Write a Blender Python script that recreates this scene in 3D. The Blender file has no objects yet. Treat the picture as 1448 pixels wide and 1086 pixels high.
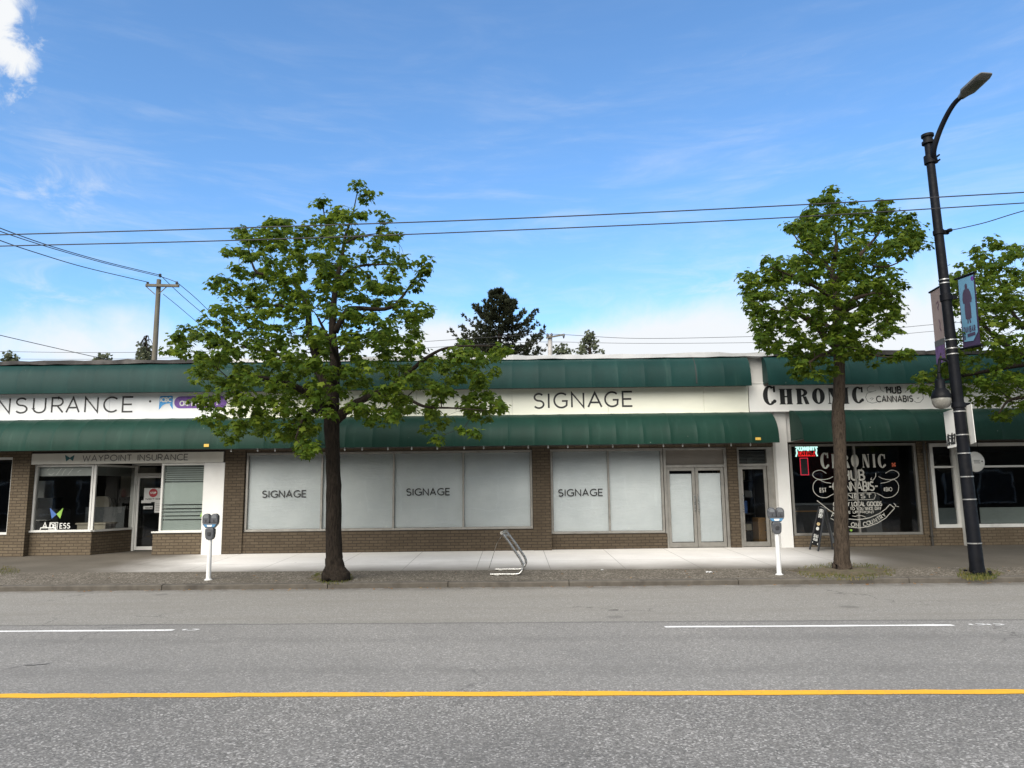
import bpy, math, random
from mathutils import Vector, Matrix

# ------------------------------------------------------------------ camera, sky, sun, exposure
scene = bpy.context.scene
COL = scene.collection
FOC, PITCH, ROLL, CAMH = 1073.0, math.atan(157 / 1073.0), 0.0115, 1.65
cam_data = bpy.data.cameras.new("camera")
cam = bpy.data.objects.new("camera", cam_data)
COL.objects.link(cam)
cam_data.sensor_width = 36.0
cam_data.lens = 36.0 * FOC / 1448.0
cam_data.clip_end = 3000.0
cam.matrix_world = (Matrix.Translation((0, 0, CAMH)) @ Matrix.Rotation(math.pi / 2 + PITCH, 4, 'X')
                    @ Matrix.Rotation(-ROLL, 4, 'Z'))
scene.camera = cam
scene.view_settings.view_transform = 'Standard'
scene.view_settings.look = 'None'
scene.view_settings.gamma = 1.0
scene.view_settings.exposure = 0.95

SUN_EL, SUN_AZ = math.radians(38), math.radians(-155)      # azimuth from +Y towards +X: high, behind the camera, to the left
SUN_STRENGTH, SUN_ANGLE, SKY_STRENGTH = 3.0, math.radians(60), 0.12


def ray(px, py):
    x = (px - 724) / FOC
    y = (543 - py) / FOC
    c, s = math.cos(ROLL), math.sin(ROLL)
    xr, yr = x * c + y * s, -x * s + y * c
    return Vector((xr, math.cos(PITCH) - yr * math.sin(PITCH), math.sin(PITCH) + yr * math.cos(PITCH)))


def at(px, py, Y):
    d = ray(px, py)
    t = Y / d.y
    return Vector((d.x * t, Y, CAMH + d.z * t))


def on_ground(px, py, z=0.0):
    d = ray(px, py)
    t = (z - CAMH) / d.z
    return Vector((d.x * t, d.y * t, z))


def azel(px, py):
    d = ray(px, py).normalized()
    return math.atan2(d.x, d.y), math.asin(d.z)


class NT:
    """small helper for node trees"""
    def __init__(s, tree):
        s.t = tree

    def n(s, kind, **kw):
        nd = s.t.nodes.new(kind)
        for k, v in kw.items():
            if k == 'ins':
                for i, val in v.items():
                    if hasattr(val, 'is_linked'):
                        s.t.links.new(val, nd.inputs[i])
                    else:
                        nd.inputs[i].default_value = val
            else:
                setattr(nd, k, v)
        return nd

    def m(s, op, a, b=None, c=None, clamp=False):
        ins = {0: a}
        if b is not None:
            ins[1] = b
        if c is not None:
            ins[2] = c
        nd = s.n('ShaderNodeMath', operation=op, ins=ins)
        nd.use_clamp = clamp
        return nd.outputs[0]

    def vm(s, op, a, b=None):
        ins = {0: a}
        if b is not None:
            ins[1] = b
        return s.n('ShaderNodeVectorMath', operation=op, ins=ins)

    def noise(s, vec, scale, detail=4, rough=0.55, dist=0.0):
        nd = s.n('ShaderNodeTexNoise', ins={'Vector': vec, 'Scale': scale, 'Detail': detail, 'Roughness': rough,
                                            'Distortion': dist})
        return nd.outputs['Fac']

    def ramp(s, fac, stops, interp='LINEAR'):
        nd = s.n('ShaderNodeValToRGB', ins={'Fac': fac})
        nd.color_ramp.interpolation = interp
        el = nd.color_ramp.elements
        while len(el) < len(stops):
            el.new(0.5)
        for e, (p, c) in zip(el, stops):
            e.position = p
            e.color = (*c, 1) if hasattr(c, '__len__') else (c, c, c, 1)
        return nd.outputs['Color']

    def mix(s, fac, a, b, blend='MIX'):
        nd = s.n('ShaderNodeMix', data_type='RGBA', blend_type=blend, ins={0: fac})
        for i, val in ((6, a), (7, b)):
            if hasattr(val, 'is_linked'):
                s.t.links.new(val, nd.inputs[i])
            else:
                nd.inputs[i].default_value = (*val, 1) if len(val) == 3 else val
        return nd.outputs[2]

    def smooth(s, v, lo, hi, a=0.0, b=1.0):
        nd = s.n('ShaderNodeMapRange', ins={'Value': v, 'From Min': lo, 'From Max': hi, 'To Min': a, 'To Max': b})
        nd.interpolation_type = 'SMOOTHSTEP'
        return nd.outputs[0]


world = bpy.data.worlds.new("World")
scene.world = world
world.use_nodes = True
world.node_tree.nodes.clear()
w = NT(world.node_tree)
tc = w.n('ShaderNodeTexCoord').outputs['Generated']
sky = w.n('ShaderNodeTexSky', sky_type='NISHITA')
sky.sun_disc = False
sky.sun_elevation = SUN_EL
sky.sun_rotation = SUN_AZ
sky.air_density, sky.dust_density, sky.ozone_density, sky.altitude = 1.0, 0.4, 1.5, 50
sep = w.n('ShaderNodeSeparateXYZ', ins={0: tc})
X, Y, Z = sep.outputs
az = w.m('ARCTAN2', X, Y)
el = w.m('ARCSINE', Z)


def blob(px, py, wx, wy, amp):
    a0, e0 = azel(px, py)
    wa, we = wx / FOC, wy / FOC
    da = w.m('DIVIDE', w.m('SUBTRACT', az, a0), wa)
    de = w.m('DIVIDE', w.m('SUBTRACT', el, e0), we)
    r = w.m('ADD', w.m('MULTIPLY', da, da), w.m('MULTIPLY', de, de))
    return w.m('MULTIPLY', w.m('POWER', 2.71828, w.m('MULTIPLY', r, -1.0)), amp)


def addall(lst):
    t = lst[0]
    for b in lst[1:]:
        t = w.m('ADD', t, b)
    return t


cv = w.n('ShaderNodeCombineXYZ', ins={0: az, 1: el, 2: 0.0}).outputs[0]
puff = w.noise(cv, 9.0, 9, 0.62, 0.25)
puff_s = w.m('SUBTRACT', puff, 0.5)
# the cumulus in the top left corner
puff_f = w.m('SUBTRACT', w.noise(cv, 24.0, 10, 0.66, 0.6), 0.5)
cum = addall([blob(-2, 8, 46, 46, 0.80), blob(40, 92, 22, 22, 0.50), blob(-140, 60, 105, 110, 1.0)])
cum = w.smooth(w.m('ADD', cum, w.m('ADD', w.m('MULTIPLY', puff_s, 1.2), w.m('MULTIPLY', puff_f, 1.9))), 0.42, 1.0)
# soft banks low over the roofs
bank = addall([blob(1000, 490, 220, 78, 0.95), blob(1330, 470, 190, 120, 0.80), blob(620, 475, 95, 48, 0.70),
               blob(150, 440, 90, 26, 0.42), blob(90, 500, 260, 40, 0.65), blob(450, 500, 300, 34, 0.55),
               blob(800, 510, 200, 40, 0.7), blob(760, 690, 2600, 105, 0.9)])
bank = w.smooth(w.m('ADD', bank, w.m('MULTIPLY', puff_s, 1.0)), 0.22, 1.05, 0, 0.97)
# thin streaks of cirrus drawn out along the sky
rot = w.n('ShaderNodeMapping', ins={0: cv, 2: (0, 0, math.radians(14)), 3: (1.6, 9.0, 1.0)}).outputs[0]
ci1 = w.noise(rot, 2.6, 8, 0.62, 0.5)
rot2 = w.n('ShaderNodeMapping', ins={0: cv, 1: (3.1, 1.7, 0), 2: (0, 0, math.radians(-20)), 3: (1.3, 7.0, 1.0)}).outputs[0]
ci2 = w.noise(rot2, 3.4, 8, 0.62, 0.4)
cir = w.m('MAXIMUM', w.smooth(ci1, 0.44, 0.86, 0, 0.36), w.smooth(ci2, 0.46, 0.88, 0, 0.30))
cir = w.m('MULTIPLY', cir, w.smooth(el, 0.62, 0.30, 0.15, 1.0))
# unseen broken cloud added over the sky behind the viewer as neutral fill
rear_fill = w.smooth(w.m('ADD', w.m('MULTIPLY', Y, -1.0), w.m('MULTIPLY', puff_s, 1.2)), -0.05, 0.45, 0, 0.85)
veil = addall([blob(60, 260, 120, 45, 0.8), blob(150, 430, 150, 45, 0.9), blob(1080, 420, 260, 70, 0.8), blob(640, 470, 120, 40, 0.8)])
wisp = w.noise(w.n('ShaderNodeMapping', ins={0: cv, 2: (0, 0, math.radians(-12)), 3: (7.0, 20.0, 1.0)}).outputs[0], 1.0, 9, 0.62, 0.9)
cir = w.m('MAXIMUM', cir, w.m('MULTIPLY', w.smooth(wisp, 0.42, 0.78, 0, 0.9), veil))
mask = w.m('MAXIMUM', w.m('MAXIMUM', cum, bank), w.m('MAXIMUM', cir, w.m('MAXIMUM', rear_fill, w.smooth(w.m('ADD', el, w.m('MULTIPLY', puff_s, 0.5)), 0.72, 1.0, 0, 0.85))))  # last term: unseen overhead cloud added to light the awning tops
SKY_TINT = (0.635, 0.88, 1.06)
CLOUD = (4.0, 4.1, 4.2)
tint = w.mix(1.0, sky.outputs[0], SKY_TINT, 'MULTIPLY')
skycol = w.mix(mask, tint, CLOUD)
bg = w.n('ShaderNodeBackground', ins={0: skycol, 1: SKY_STRENGTH})
out = w.n('ShaderNodeOutputWorld', ins={0: bg.outputs[0]})

sun_data = bpy.data.lights.new("sun", 'SUN')
sun_data.energy = SUN_STRENGTH
sun_data.angle = SUN_ANGLE
sun_data.color = (1.0, 0.925, 0.82)
sun = bpy.data.objects.new("sun", sun_data)
COL.objects.link(sun)
sd = Vector((math.sin(SUN_AZ) * math.cos(SUN_EL), math.cos(SUN_AZ) * math.cos(SUN_EL), math.sin(SUN_EL)))
sun.rotation_euler = sd.to_track_quat('Z', 'Y').to_euler()
sun.location = (0, 0, 30)

# ------------------------------------------------------------------ helpers: meshes, objects, tags
WL = {}


def tag(o, label=None, cat=None, group=None, kind=None):
    for k, v in (('label', label), ('category', cat), ('group', group), ('kind', kind)):
        if v:
            o[k] = v
    return o


def empty(name, loc, label=None, cat=None, group=None):
    o = bpy.data.objects.new(name, None)
    o.empty_display_size = 0.2
    o.location = loc
    COL.objects.link(o)
    WL[o.name] = Vector(loc)
    return tag(o, label, cat, group)


class MB:
    def __init__(s):
        s.v, s.f = [], []

    def add(s, vs, fs):
        b = len(s.v)
        s.v += [Vector(p) for p in vs]
        s.f += [tuple(b + i for i in f) for f in fs]
        return s

    def quad(s, a, b, c, d):
        return s.add([a, b, c, d], [(0, 1, 2, 3)])

    def poly(s, pts):
        return s.add(pts, [tuple(range(len(pts)))])

    def box(s, x0, x1, y0, y1, z0, z1):
        return s.add([(x0, y0, z0), (x1, y0, z0), (x1, y1, z0), (x0, y1, z0),
                      (x0, y0, z1), (x1, y0, z1), (x1, y1, z1), (x0, y1, z1)],
                     [(0, 3, 2, 1), (4, 5, 6, 7), (0, 1, 5, 4), (1, 2, 6, 5), (2, 3, 7, 6), (3, 0, 4, 7)])

    def obox(s, c, ax, ay, az_):
        c, ax, ay, az_ = Vector(c), Vector(ax), Vector(ay), Vector(az_)
        vs = [c + ax * i + ay * j + az_ * k for k in (-1, 1) for (i, j) in ((-1, -1), (1, -1), (1, 1), (-1, 1))]
        return s.add(vs, [(0, 3, 2, 1), (4, 5, 6, 7), (0, 1, 5, 4), (1, 2, 6, 5), (2, 3, 7, 6), (3, 0, 4, 7)])

    def bar(s, a, b, w_, d_, up=(0, 0, 1)):
        a, b = Vector(a), Vector(b)
        t = (b - a).normalized()
        u = Vector(up)
        if abs(t.dot(u)) > 0.95:
            u = Vector((0, 1, 0))
        sx = t.cross(u).normalized()
        sy = sx.cross(t).normalized()
        return s.obox((a + b) / 2, sx * w_ / 2, sy * d_ / 2, t * (b - a).length / 2)

    def tube(s, pts, r, n=8, cap=True):
        pts = [Vector(p) for p in pts]
        if not hasattr(r, '__len__'):
            r = [r] * len(pts)
        b = len(s.v)
        ref = None
        for i, p in enumerate(pts):
            t = (pts[min(i + 1, len(pts) - 1)] - pts[max(i - 1, 0)]).normalized()
            if ref is None:
                ref = Vector((1, 0, 0)) if abs(t.x) < 0.8 else Vector((0, 0, 1))
            sx = (ref - t * ref.dot(t)).normalized()
            ref = sx
            sy = t.cross(sx)
            for k in range(n):
                a = 2 * math.pi * k / n
                s.v.append(p + (sx * math.cos(a) + sy * math.sin(a)) * r[i])
        for i in range(len(pts) - 1):
            for k in range(n):
                k2 = (k + 1) % n
                s.f.append((b + i * n + k, b + i * n + k2, b + (i + 1) * n + k2, b + (i + 1) * n + k))
        if cap:
            s.f.append(tuple(b + k for k in reversed(range(n))))
            s.f.append(tuple(b + (len(pts) - 1) * n + k for k in range(n)))
        return s

    def lathe(s, prof, c, n=20, axis=None):
        """prof: (radius, height) pairs around an upright axis at c (or along axis)"""
        c = Vector(c)
        t = Vector(axis).normalized() if axis else Vector((0, 0, 1))
        sx = t.orthogonal().normalized()
        sy = t.cross(sx)
        b = len(s.v)
        for r, h in prof:
            for k in range(n):
                a = 2 * math.pi * k / n
                s.v.append(c + t * h + (sx * math.cos(a) + sy * math.sin(a)) * max(r, 1e-4))
        for i in range(len(prof) - 1):
            for k in range(n):
                k2 = (k + 1) % n
                s.f.append((b + i * n + k, b + i * n + k2, b + (i + 1) * n + k2, b + (i + 1) * n + k))
        s.f.append(tuple(b + k for k in reversed(range(n))))
        s.f.append(tuple(b + (len(prof) - 1) * n + k for k in range(n)))
        return s

    def rbox(s, x0, x1, y0, y1, z0, z1, r=0.03, n=4):
        """box with its four upright-facing (XZ outline) corners rounded, extruded along Y"""
        pts = []
        for cx, cz, a0 in ((x1 - r, z1 - r, 0), (x0 + r, z1 - r, 90), (x0 + r, z0 + r, 180), (x1 - r, z0 + r, 270)):
            for k in range(n + 1):
                a = math.radians(a0 + 90 * k / n)
                pts.append((cx + r * math.cos(a), cz + r * math.sin(a)))
        return s.prism(pts, y0, y1)

    def prism(s, pts, y0, y1):
        """XZ outline extruded from y0 (front) to y1"""
        n = len(pts)
        b = len(s.v)
        for y in (y0, y1):
            for x, z in pts:
                s.v.append(Vector((x, y, z)))
        s.f.append(tuple(b + i for i in reversed(range(n))) if False else tuple(b + i for i in range(n)))
        s.f.append(tuple(b + n + i for i in reversed(range(n))))
        for i in range(n):
            j = (i + 1) % n
            s.f.append((b + i, b + n + i, b + n + j, b + j))
        return s

    def build(s, name, material, parent=None, smooth=False, bevel=0.0, loc=None):
        me = bpy.data.meshes.new(name)
        if parent is not None:
            org = WL[parent.name]
        elif loc is not None:
            org = Vector(loc)
        else:
            xs = [p.x for p in s.v]
            ys = [p.y for p in s.v]
            org = Vector(((min(xs) + max(xs)) / 2, (min(ys) + max(ys)) / 2, min(p.z for p in s.v)))
        me.from_pydata([tuple(p - org) for p in s.v], [], s.f)
        me.update()
        me.materials.append(material)
        if smooth:
            me.polygons.foreach_set('use_smooth', [True] * len(me.polygons))
            if smooth != 'all':
                me.set_sharp_from_angle(angle=math.radians(40))
        o = bpy.data.objects.new(name, me)
        COL.objects.link(o)
        if parent is not None:
            o.parent = parent
            WL[o.name] = org.copy()
        else:
            o.location = org
            WL[o.name] = org.copy()
        if bevel:
            bm_ = o.modifiers.new('bevel', 'BEVEL')
            bm_.width = bevel
            bm_.segments = 2
            bm_.limit_method = 'ANGLE'
        return o


def kids(o):
    return [c for c in COL.objects if c.parent == o]


def copy_tree(o, parent=None):
    c = o.copy()
    COL.objects.link(c)
    c.parent = parent
    for ch in kids(o):
        copy_tree(ch, c)
    return c


def spline(pts, k=6):
    """Catmull-Rom through points (Vectors or tuples of any length)"""
    P = [Vector(p) for p in pts]
    P = [P[0] * 2 - P[1]] + P + [P[-1] * 2 - P[-2]]
    res = []
    for i in range(1, len(P) - 2):
        p0, p1, p2, p3 = P[i - 1:i + 3]
        for j in range(k):
            t = j / k
            res.append(0.5 * ((2 * p1) + (p2 - p0) * t + (2 * p0 - 5 * p1 + 4 * p2 - p3) * t * t
                              + (3 * p1 - p0 - 3 * p2 + p3) * t ** 3))
    res.append(P[-2])
    return res


# ------------------------------------------------------------------ materials
def new_mat(name):
    m = bpy.data.materials.new(name)
    m.use_nodes = True
    m.node_tree.nodes.clear()
    return m, NT(m.node_tree)


def finish(t, shader):
    t.n('ShaderNodeOutputMaterial', ins={0: shader})


def principled(t, color, rough=0.6, metallic=0.0, spec=0.5, normal=None, coat=0.0):
    ins = {'Base Color': color if hasattr(color, 'is_linked') else (*color, 1), 'Roughness': rough,
           'Metallic': metallic, 'Specular IOR Level': spec}
    if normal is not None:
        ins['Normal'] = normal
    if coat:
        ins['Coat Weight'] = coat
    return t.n('ShaderNodeBsdfPrincipled', ins=ins).outputs[0]


def obj_vec(t):
    return t.n('ShaderNodeTexCoord').outputs['Object']


def bump(t, h, strength=0.3, dist=0.01):
    return t.n('ShaderNodeBump', ins={'Height': h, 'Strength': strength, 'Distance': dist}).outputs[0]


def P(name, base, rough=0.6, var=0.12, scale=6.0, metallic=0.0, spec=0.5, bstr=0.0, bscale=60.0, grime=None, stretch=None):
    """a painted or raw surface with mottling, worn gloss and optional bump"""
    m, t = new_mat(name)
    v = obj_vec(t)
    if stretch:
        v = t.n('ShaderNodeMapping', ins={0: v, 3: stretch}).outputs[0]
    n1 = t.noise(v, scale, 6, 0.6)
    lo = tuple(max(c * (1 - var), 0) for c in base)
    hi = tuple(min(c * (1 + var), 1) for c in base)
    c = t.ramp(n1, [(0.3, lo), (0.7, hi)])
    if grime:
        g = t.smooth(t.noise(v, scale * 0.37, 7, 0.65), 0.52, 0.72, 0, grime[1])
        c = t.mix(g, c, grime[0])
    r = t.smooth(t.noise(v, scale * 2.3, 4), 0.3, 0.7, max(rough - 0.1, 0.02), min(rough + 0.1, 1))
    nrm = bump(t, t.noise(v, bscale, 5), bstr) if bstr else None
    finish(t, principled(t, c, r, metallic, spec, nrm))
    return m


def emit(name, color, strength):
    m, t = new_mat(name)
    finish(t, t.n('ShaderNodeEmission', ins={0: (*color, 1), 1: strength}).outputs[0])
    return m


def brick_mat(name, c1, c2, mortar, scale=1.0):
    m, t = new_mat(name)
    v = obj_vec(t)
    s = t.n('ShaderNodeSeparateXYZ', ins={0: v})
    u = t.m('ADD', s.outputs[0], s.outputs[1])
    bv = t.n('ShaderNodeCombineXYZ', ins={0: u, 1: s.outputs[2], 2: 0.0}).outputs[0]
    wob = t.vm('MULTIPLY', t.n('ShaderNodeTexNoise', ins={'Vector': v, 'Scale': 3.0}).outputs['Color'], (0.012, 0.012, 0)).outputs[0]
    bv = t.vm('ADD', bv, wob).outputs[0]
    b = t.n('ShaderNodeTexBrick', ins={'Vector': bv, 'Scale': 1.0, 'Mortar Size': 0.009, 'Mortar Smooth': 0.25, 'Bias': 0.0,
                                       'Brick Width': 0.215, 'Row Height': 0.073,
                                       'Color1': (*c1, 1), 'Color2': (*c2, 1), 'Mortar': (*mortar, 1)})
    n = t.noise(v, 26, 6, 0.7)
    c = t.mix(t.smooth(n, 0.35, 0.7, 0, 0.5), b.outputs[0], tuple(x * 0.55 for x in c1))
    st = t.smooth(t.noise(t.n('ShaderNodeMapping', ins={0: v, 3: (1.5, 1.5, 0.35)}).outputs[0], 1.1, 6, 0.6), 0.45, 0.75, 0, 0.45)
    c = t.mix(st, c, tuple(x * 0.7 for x in c2))
    h = t.m('ADD', t.m('MULTIPLY', b.outputs['Fac'], -1.0), t.m('MULTIPLY', n, 0.4))
    finish(t, principled(t, c, 0.85, 0, 0.25, bump(t, h, 0.7, 0.012)))
    return m


M = {}
M['brick'] = brick_mat('brown_brick', (0.112, 0.087, 0.059), (0.084, 0.064, 0.043), (0.040, 0.031, 0.023))
M['brick_tan'] = brick_mat('tan_brick', (0.165, 0.130, 0.088), (0.128, 0.098, 0.065), (0.065, 0.051, 0.037))
M['stucco'] = P('white_stucco', (0.72, 0.72, 0.70), 0.8, 0.05, 2.0, bstr=0.25, bscale=120, grime=((0.5, 0.49, 0.46), 0.35))  # wall white that carries the haze beside the middle shop
M['stucco_cream'] = P('cream_panel', (0.80, 0.81, 0.70), 0.55, 0.05, 1.2, bstr=0.05, grime=((0.74, 0.74, 0.62), 0.3), stretch=(1, 1, 2.5))
M['panel_white'] = P('white_panel', (0.74, 0.76, 0.77), 0.5, 0.05, 1.2, bstr=0.05, grime=((0.52, 0.53, 0.52), 0.3), stretch=(1, 1, 0.5))
M['panel_warm'] = P('warm_white_panel', (0.77, 0.77, 0.75), 0.5, 0.05, 1.2, bstr=0.05, grime=((0.5, 0.47, 0.43), 0.3), stretch=(1, 1, 0.5))
M['panel_dim'] = P('grey_white_panel', (0.62, 0.61, 0.55), 0.6, 0.06, 2, grime=((0.45, 0.43, 0.38), 0.3))
M['tar'] = P('black_roof_edging', (0.018, 0.017, 0.017), 0.6, 0.4, 3.0, bstr=0.6, bscale=14, grime=((0.16, 0.15, 0.14), 0.55), stretch=(0.5, 1, 1))
M['flash'] = P('grey_metal_flashing', (0.56, 0.57, 0.58), 0.45, 0.1, 2.0, 0.3, bstr=0.2, bscale=8, grime=((0.33, 0.32, 0.31), 0.5), stretch=(0.4, 1, 1))  # paler than the other roof edges: haze put into the colour
M['soffit'] = P('dark_brown_soffit', (0.035, 0.027, 0.021), 0.7, 0.25, 3.0, bstr=0.2)
M['frame_grey'] = P('grey_aluminium', (0.30, 0.29, 0.265), 0.42, 0.12, 5.0, 0.55, bstr=0.05, grime=((0.13, 0.12, 0.10), 0.4))
M['frame_white'] = P('white_painted_frame', (0.66, 0.66, 0.63), 0.4, 0.06, 4.0, grime=((0.42, 0.40, 0.36), 0.4))
M['frame_dark'] = P('dark_frame', (0.05, 0.046, 0.04), 0.4, 0.2, 5.0, 0.3)
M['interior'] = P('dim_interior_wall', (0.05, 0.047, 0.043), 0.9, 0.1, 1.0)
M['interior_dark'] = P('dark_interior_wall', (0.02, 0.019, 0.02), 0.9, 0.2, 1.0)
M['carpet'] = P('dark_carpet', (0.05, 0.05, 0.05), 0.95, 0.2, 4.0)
M['black'] = P('black_lettering', (0.012, 0.012, 0.013), 0.5, 0.2, 8)
M['grey_letter'] = P('grey_lettering', (0.10, 0.10, 0.095), 0.5, 0.15, 8)
M['white_letter'] = P('white_lettering', (0.70, 0.71, 0.68), 0.5, 0.08, 8)
M['black_metal'] = P('black_painted_steel', (0.006, 0.0068, 0.0095), 0.5, 0.3, 5.0, spec=0.12, bstr=0.08, bscale=40, grime=((0.022, 0.021, 0.02), 0.5))
M['steel'] = P('galvanised_steel', (0.40, 0.40, 0.385), 0.27, 0.10, 9.0, 0.9)
M['band'] = P('bright_steel_band', (0.42, 0.42, 0.41), 0.35, 0.1, 10, 0.7)
M['white_metal'] = P('white_painted_steel', (0.72, 0.73, 0.72), 0.4, 0.06, 5.0, grime=((0.38, 0.36, 0.32), 0.45))
M['meter_grey'] = P('grey_cast_metal', (0.085, 0.09, 0.10), 0.42, 0.15, 7.0, 0.4, bstr=0.1, bscale=80)
M['wood_pole'] = P('weathered_pole_wood', (0.125, 0.115, 0.088), 0.9, 0.25, 3.0, bstr=0.4, bscale=20, stretch=(4, 4, 0.4))
M['cable'] = P('black_cable', (0.02, 0.02, 0.024), 0.6, 0.2, 2)
M['paper_poster'] = P('white_paper', (0.70, 0.70, 0.68), 0.8, 0.06, 6)
M['red'] = P('red_print', (0.42, 0.02, 0.03), 0.5, 0.1, 6)
M['blue'] = P('blue_print', (0.02, 0.27, 0.62), 0.5, 0.08, 6)
M['sticker_blue'] = P('faded_blue_sticker', (0.06, 0.20, 0.36), 0.6, 0.15, 20)
M['deep_blue'] = P('deep_blue_print', (0.05, 0.14, 0.42), 0.5, 0.08, 6)
M['green'] = P('lime_print', (0.24, 0.46, 0.06), 0.5, 0.08, 6)
M['teal'] = P('teal_print', (0.02, 0.11, 0.12), 0.5, 0.08, 6)
M['purple'] = P('purple_print', (0.14, 0.045, 0.31), 0.5, 0.08, 6)
M['yellow_tag'] = P('yellow_label', (0.62, 0.40, 0.07), 0.6, 0.15, 30)
M['orange'] = P('orange_print', (0.6, 0.12, 0.05), 0.5, 0.1, 10)
M['beige'] = P('beige_laminate', (0.40, 0.36, 0.28), 0.6, 0.08, 4)
M['office_grey'] = P('grey_office_fabric', (0.14, 0.15, 0.155), 0.85, 0.12, 14)
M['dark_plastic'] = P('dark_plastic', (0.03, 0.031, 0.034), 0.4, 0.15, 8)
M['wood_box'] = P('brown_cabinet_wood', (0.23, 0.13, 0.05), 0.55, 0.2, 3.0, stretch=(1, 1, 6))
M['blind'] = P('roller_blind_cloth', (0.50, 0.52, 0.50), 0.9, 0.05, 8)
M['frosted'] = P('frosted_window_film', (0.36, 0.41, 0.385), 0.55, 0.05, 4)
M['lens'] = P('milky_lamp_glass', (0.19, 0.185, 0.165), 0.25, 0.12, 9, grime=((0.2, 0.18, 0.15), 0.5))
M['lamp_grey'] = P('grey_lamp_housing', (0.13, 0.13, 0.125), 0.6, 0.08, 4, 0.0)
M['concrete_edge'] = P('kerb_concrete', (0.095, 0.084, 0.069), 0.9, 0.25, 4.0, bstr=0.5, bscale=50, grime=((0.045, 0.039, 0.032), 0.8))


def awning_mat(name, base):
    m, t = new_mat(name)
    v = obj_vec(t)
    n1 = t.noise(t.n('ShaderNodeMapping', ins={0: v, 3: (1.0, 1.0, 0.5)}).outputs[0], 1.3, 7, 0.62)
    c = t.ramp(n1, [(0.3, tuple(x * 0.82 for x in base)), (0.7, tuple(x * 1.18 for x in base))])
    st = t.noise(t.n('ShaderNodeMapping', ins={0: v, 3: (5.0, 1.0, 0.35)}).outputs[0], 1.6, 6, 0.65)
    c = t.mix(t.smooth(st, 0.55, 0.8, 0, 0.35), c, (0.045, 0.09, 0.072))
    st2 = t.noise(t.n('ShaderNodeMapping', ins={0: v, 1: (7, 0, 0), 3: (9.0, 1.0, 0.25)}).outputs[0], 1.0, 6, 0.7)
    c = t.mix(t.smooth(st2, 0.56, 0.8, 0, 0.5), c, tuple(x * 0.55 for x in base))    # grime streaks           # chalky run marks
    dots = t.n('ShaderNodeTexVoronoi', ins={'Vector': v, 'Scale': 2.6}).outputs['Distance']
    c = t.mix(t.smooth(dots, 0.035, 0.02, 0, 0.5), c, (0.3, 0.33, 0.3))
    weave = t.noise(v, 220, 2)
    hgt = t.m('ADD', t.m('MULTIPLY', weave, 0.15), t.noise(v, 3.0, 4))
    finish(t, principled(t, c, 0.45, 0, 0.12, bump(t, hgt, 0.2, 0.02)))
    return m


M['awning'] = awning_mat('green_awning_vinyl', (0.0095, 0.036, 0.026))
M['awning_upper'] = awning_mat('blue_green_awning_vinyl', (0.0075, 0.034, 0.031))

m, t = new_mat('window_glass')
fr = t.n('ShaderNodeFresnel', ins={'IOR': 1.45}).outputs[0]
gl = t.n('ShaderNodeBsdfGlossy', ins={'Color': (1, 1, 1, 1), 'Roughness': 0.02,
                                     'Normal': bump(t, t.noise(obj_vec(t), 1.1, 2), 0.06, 0.05)}).outputs[0]
tr = t.n('ShaderNodeBsdfTransparent', ins={0: (0.93, 0.95, 0.94, 1)}).outputs[0]
finish(t, t.n('ShaderNodeMixShader', ins={0: t.m('MULTIPLY', fr, 1.3), 1: tr, 2: gl}).outputs[0])
M['glass'] = m

m, t = new_mat('window_covering_paper')
v = obj_vec(t)
n1 = t.noise(v, 1.4, 6, 0.6)
n2 = t.noise(t.n('ShaderNodeMapping', ins={0: v, 2: (0, 0.1, 0), 3: (2.2, 1, 14)}).outputs[0], 1.0, 5, 0.6)
c = t.ramp(n1, [(0.3, (0.62, 0.65, 0.67)), (0.7, (0.70, 0.725, 0.74))])
c = t.mix(t.smooth(n2, 0.60, 0.72, 0, 0.40), c, (0.74, 0.76, 0.77))
tape = t.n('ShaderNodeTexVoronoi', ins={'Vector': v, 'Scale': 1.7}).outputs['Distance']
c = t.mix(t.smooth(tape, 0.05, 0.03, 0, 0.5), c, (0.78, 0.79, 0.78))
crs = t.noise(t.n('ShaderNodeMapping', ins={0: v, 2: (0, 0.5, 0), 3: (1.2, 1, 7)}).outputs[0], 1.6, 6, 0.65, 1.2)
c = t.mix(t.smooth(t.m('ABSOLUTE', t.m('SUBTRACT', crs, 0.5)), 0.012, 0.0, 0, 0.14), c, (0.86, 0.88, 0.88))
hgt = t.m('ADD', t.m('MULTIPLY', n2, 0.6), t.m('ADD', t.noise(v, 6, 5), crs))
finish(t, principled(t, c, 0.7, 0, 0.2, bump(t, hgt, 0.6, 0.025)))
M['paper'] = m

# asphalt, by lane: y is measured across the street
m, t = new_mat('worn_asphalt')
v = obj_vec(t)
s = t.n('ShaderNodeSeparateXYZ', ins={0: v})
yy = t.m('ADD', s.outputs[1], t.m('MULTIPLY', s.outputs[0], 0.033))            # the lanes run slightly askew
yw = t.m('ADD', yy, t.m('MULTIPLY', t.m('SUBTRACT', t.noise(v, 1.5, 5), 0.5), 0.12))
n_big = t.noise(v, 0.35, 6, 0.6)
n_mid = t.noise(v, 2.5, 6, 0.65)
vor = t.n('ShaderNodeTexVoronoi', ins={'Vector': v, 'Scale': 75.0})
stone = vor.outputs['Color']
stone_v = t.n('ShaderNodeSeparateColor', ins={0: stone}).outputs[0]
fine = t.noise(v, 55, 5, 0.75)
spark = t.ramp(stone_v, [(0.0, (0.055, 0.053, 0.050)), (0.5, (0.145, 0.139, 0.130)), (0.82, (0.28, 0.27, 0.254)), (1.0, (0.62, 0.60, 0.57))])
col = t.mix(t.smooth(fine, 0.35, 0.68, 0, 0.75), spark, (0.24, 0.232, 0.217))
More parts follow.
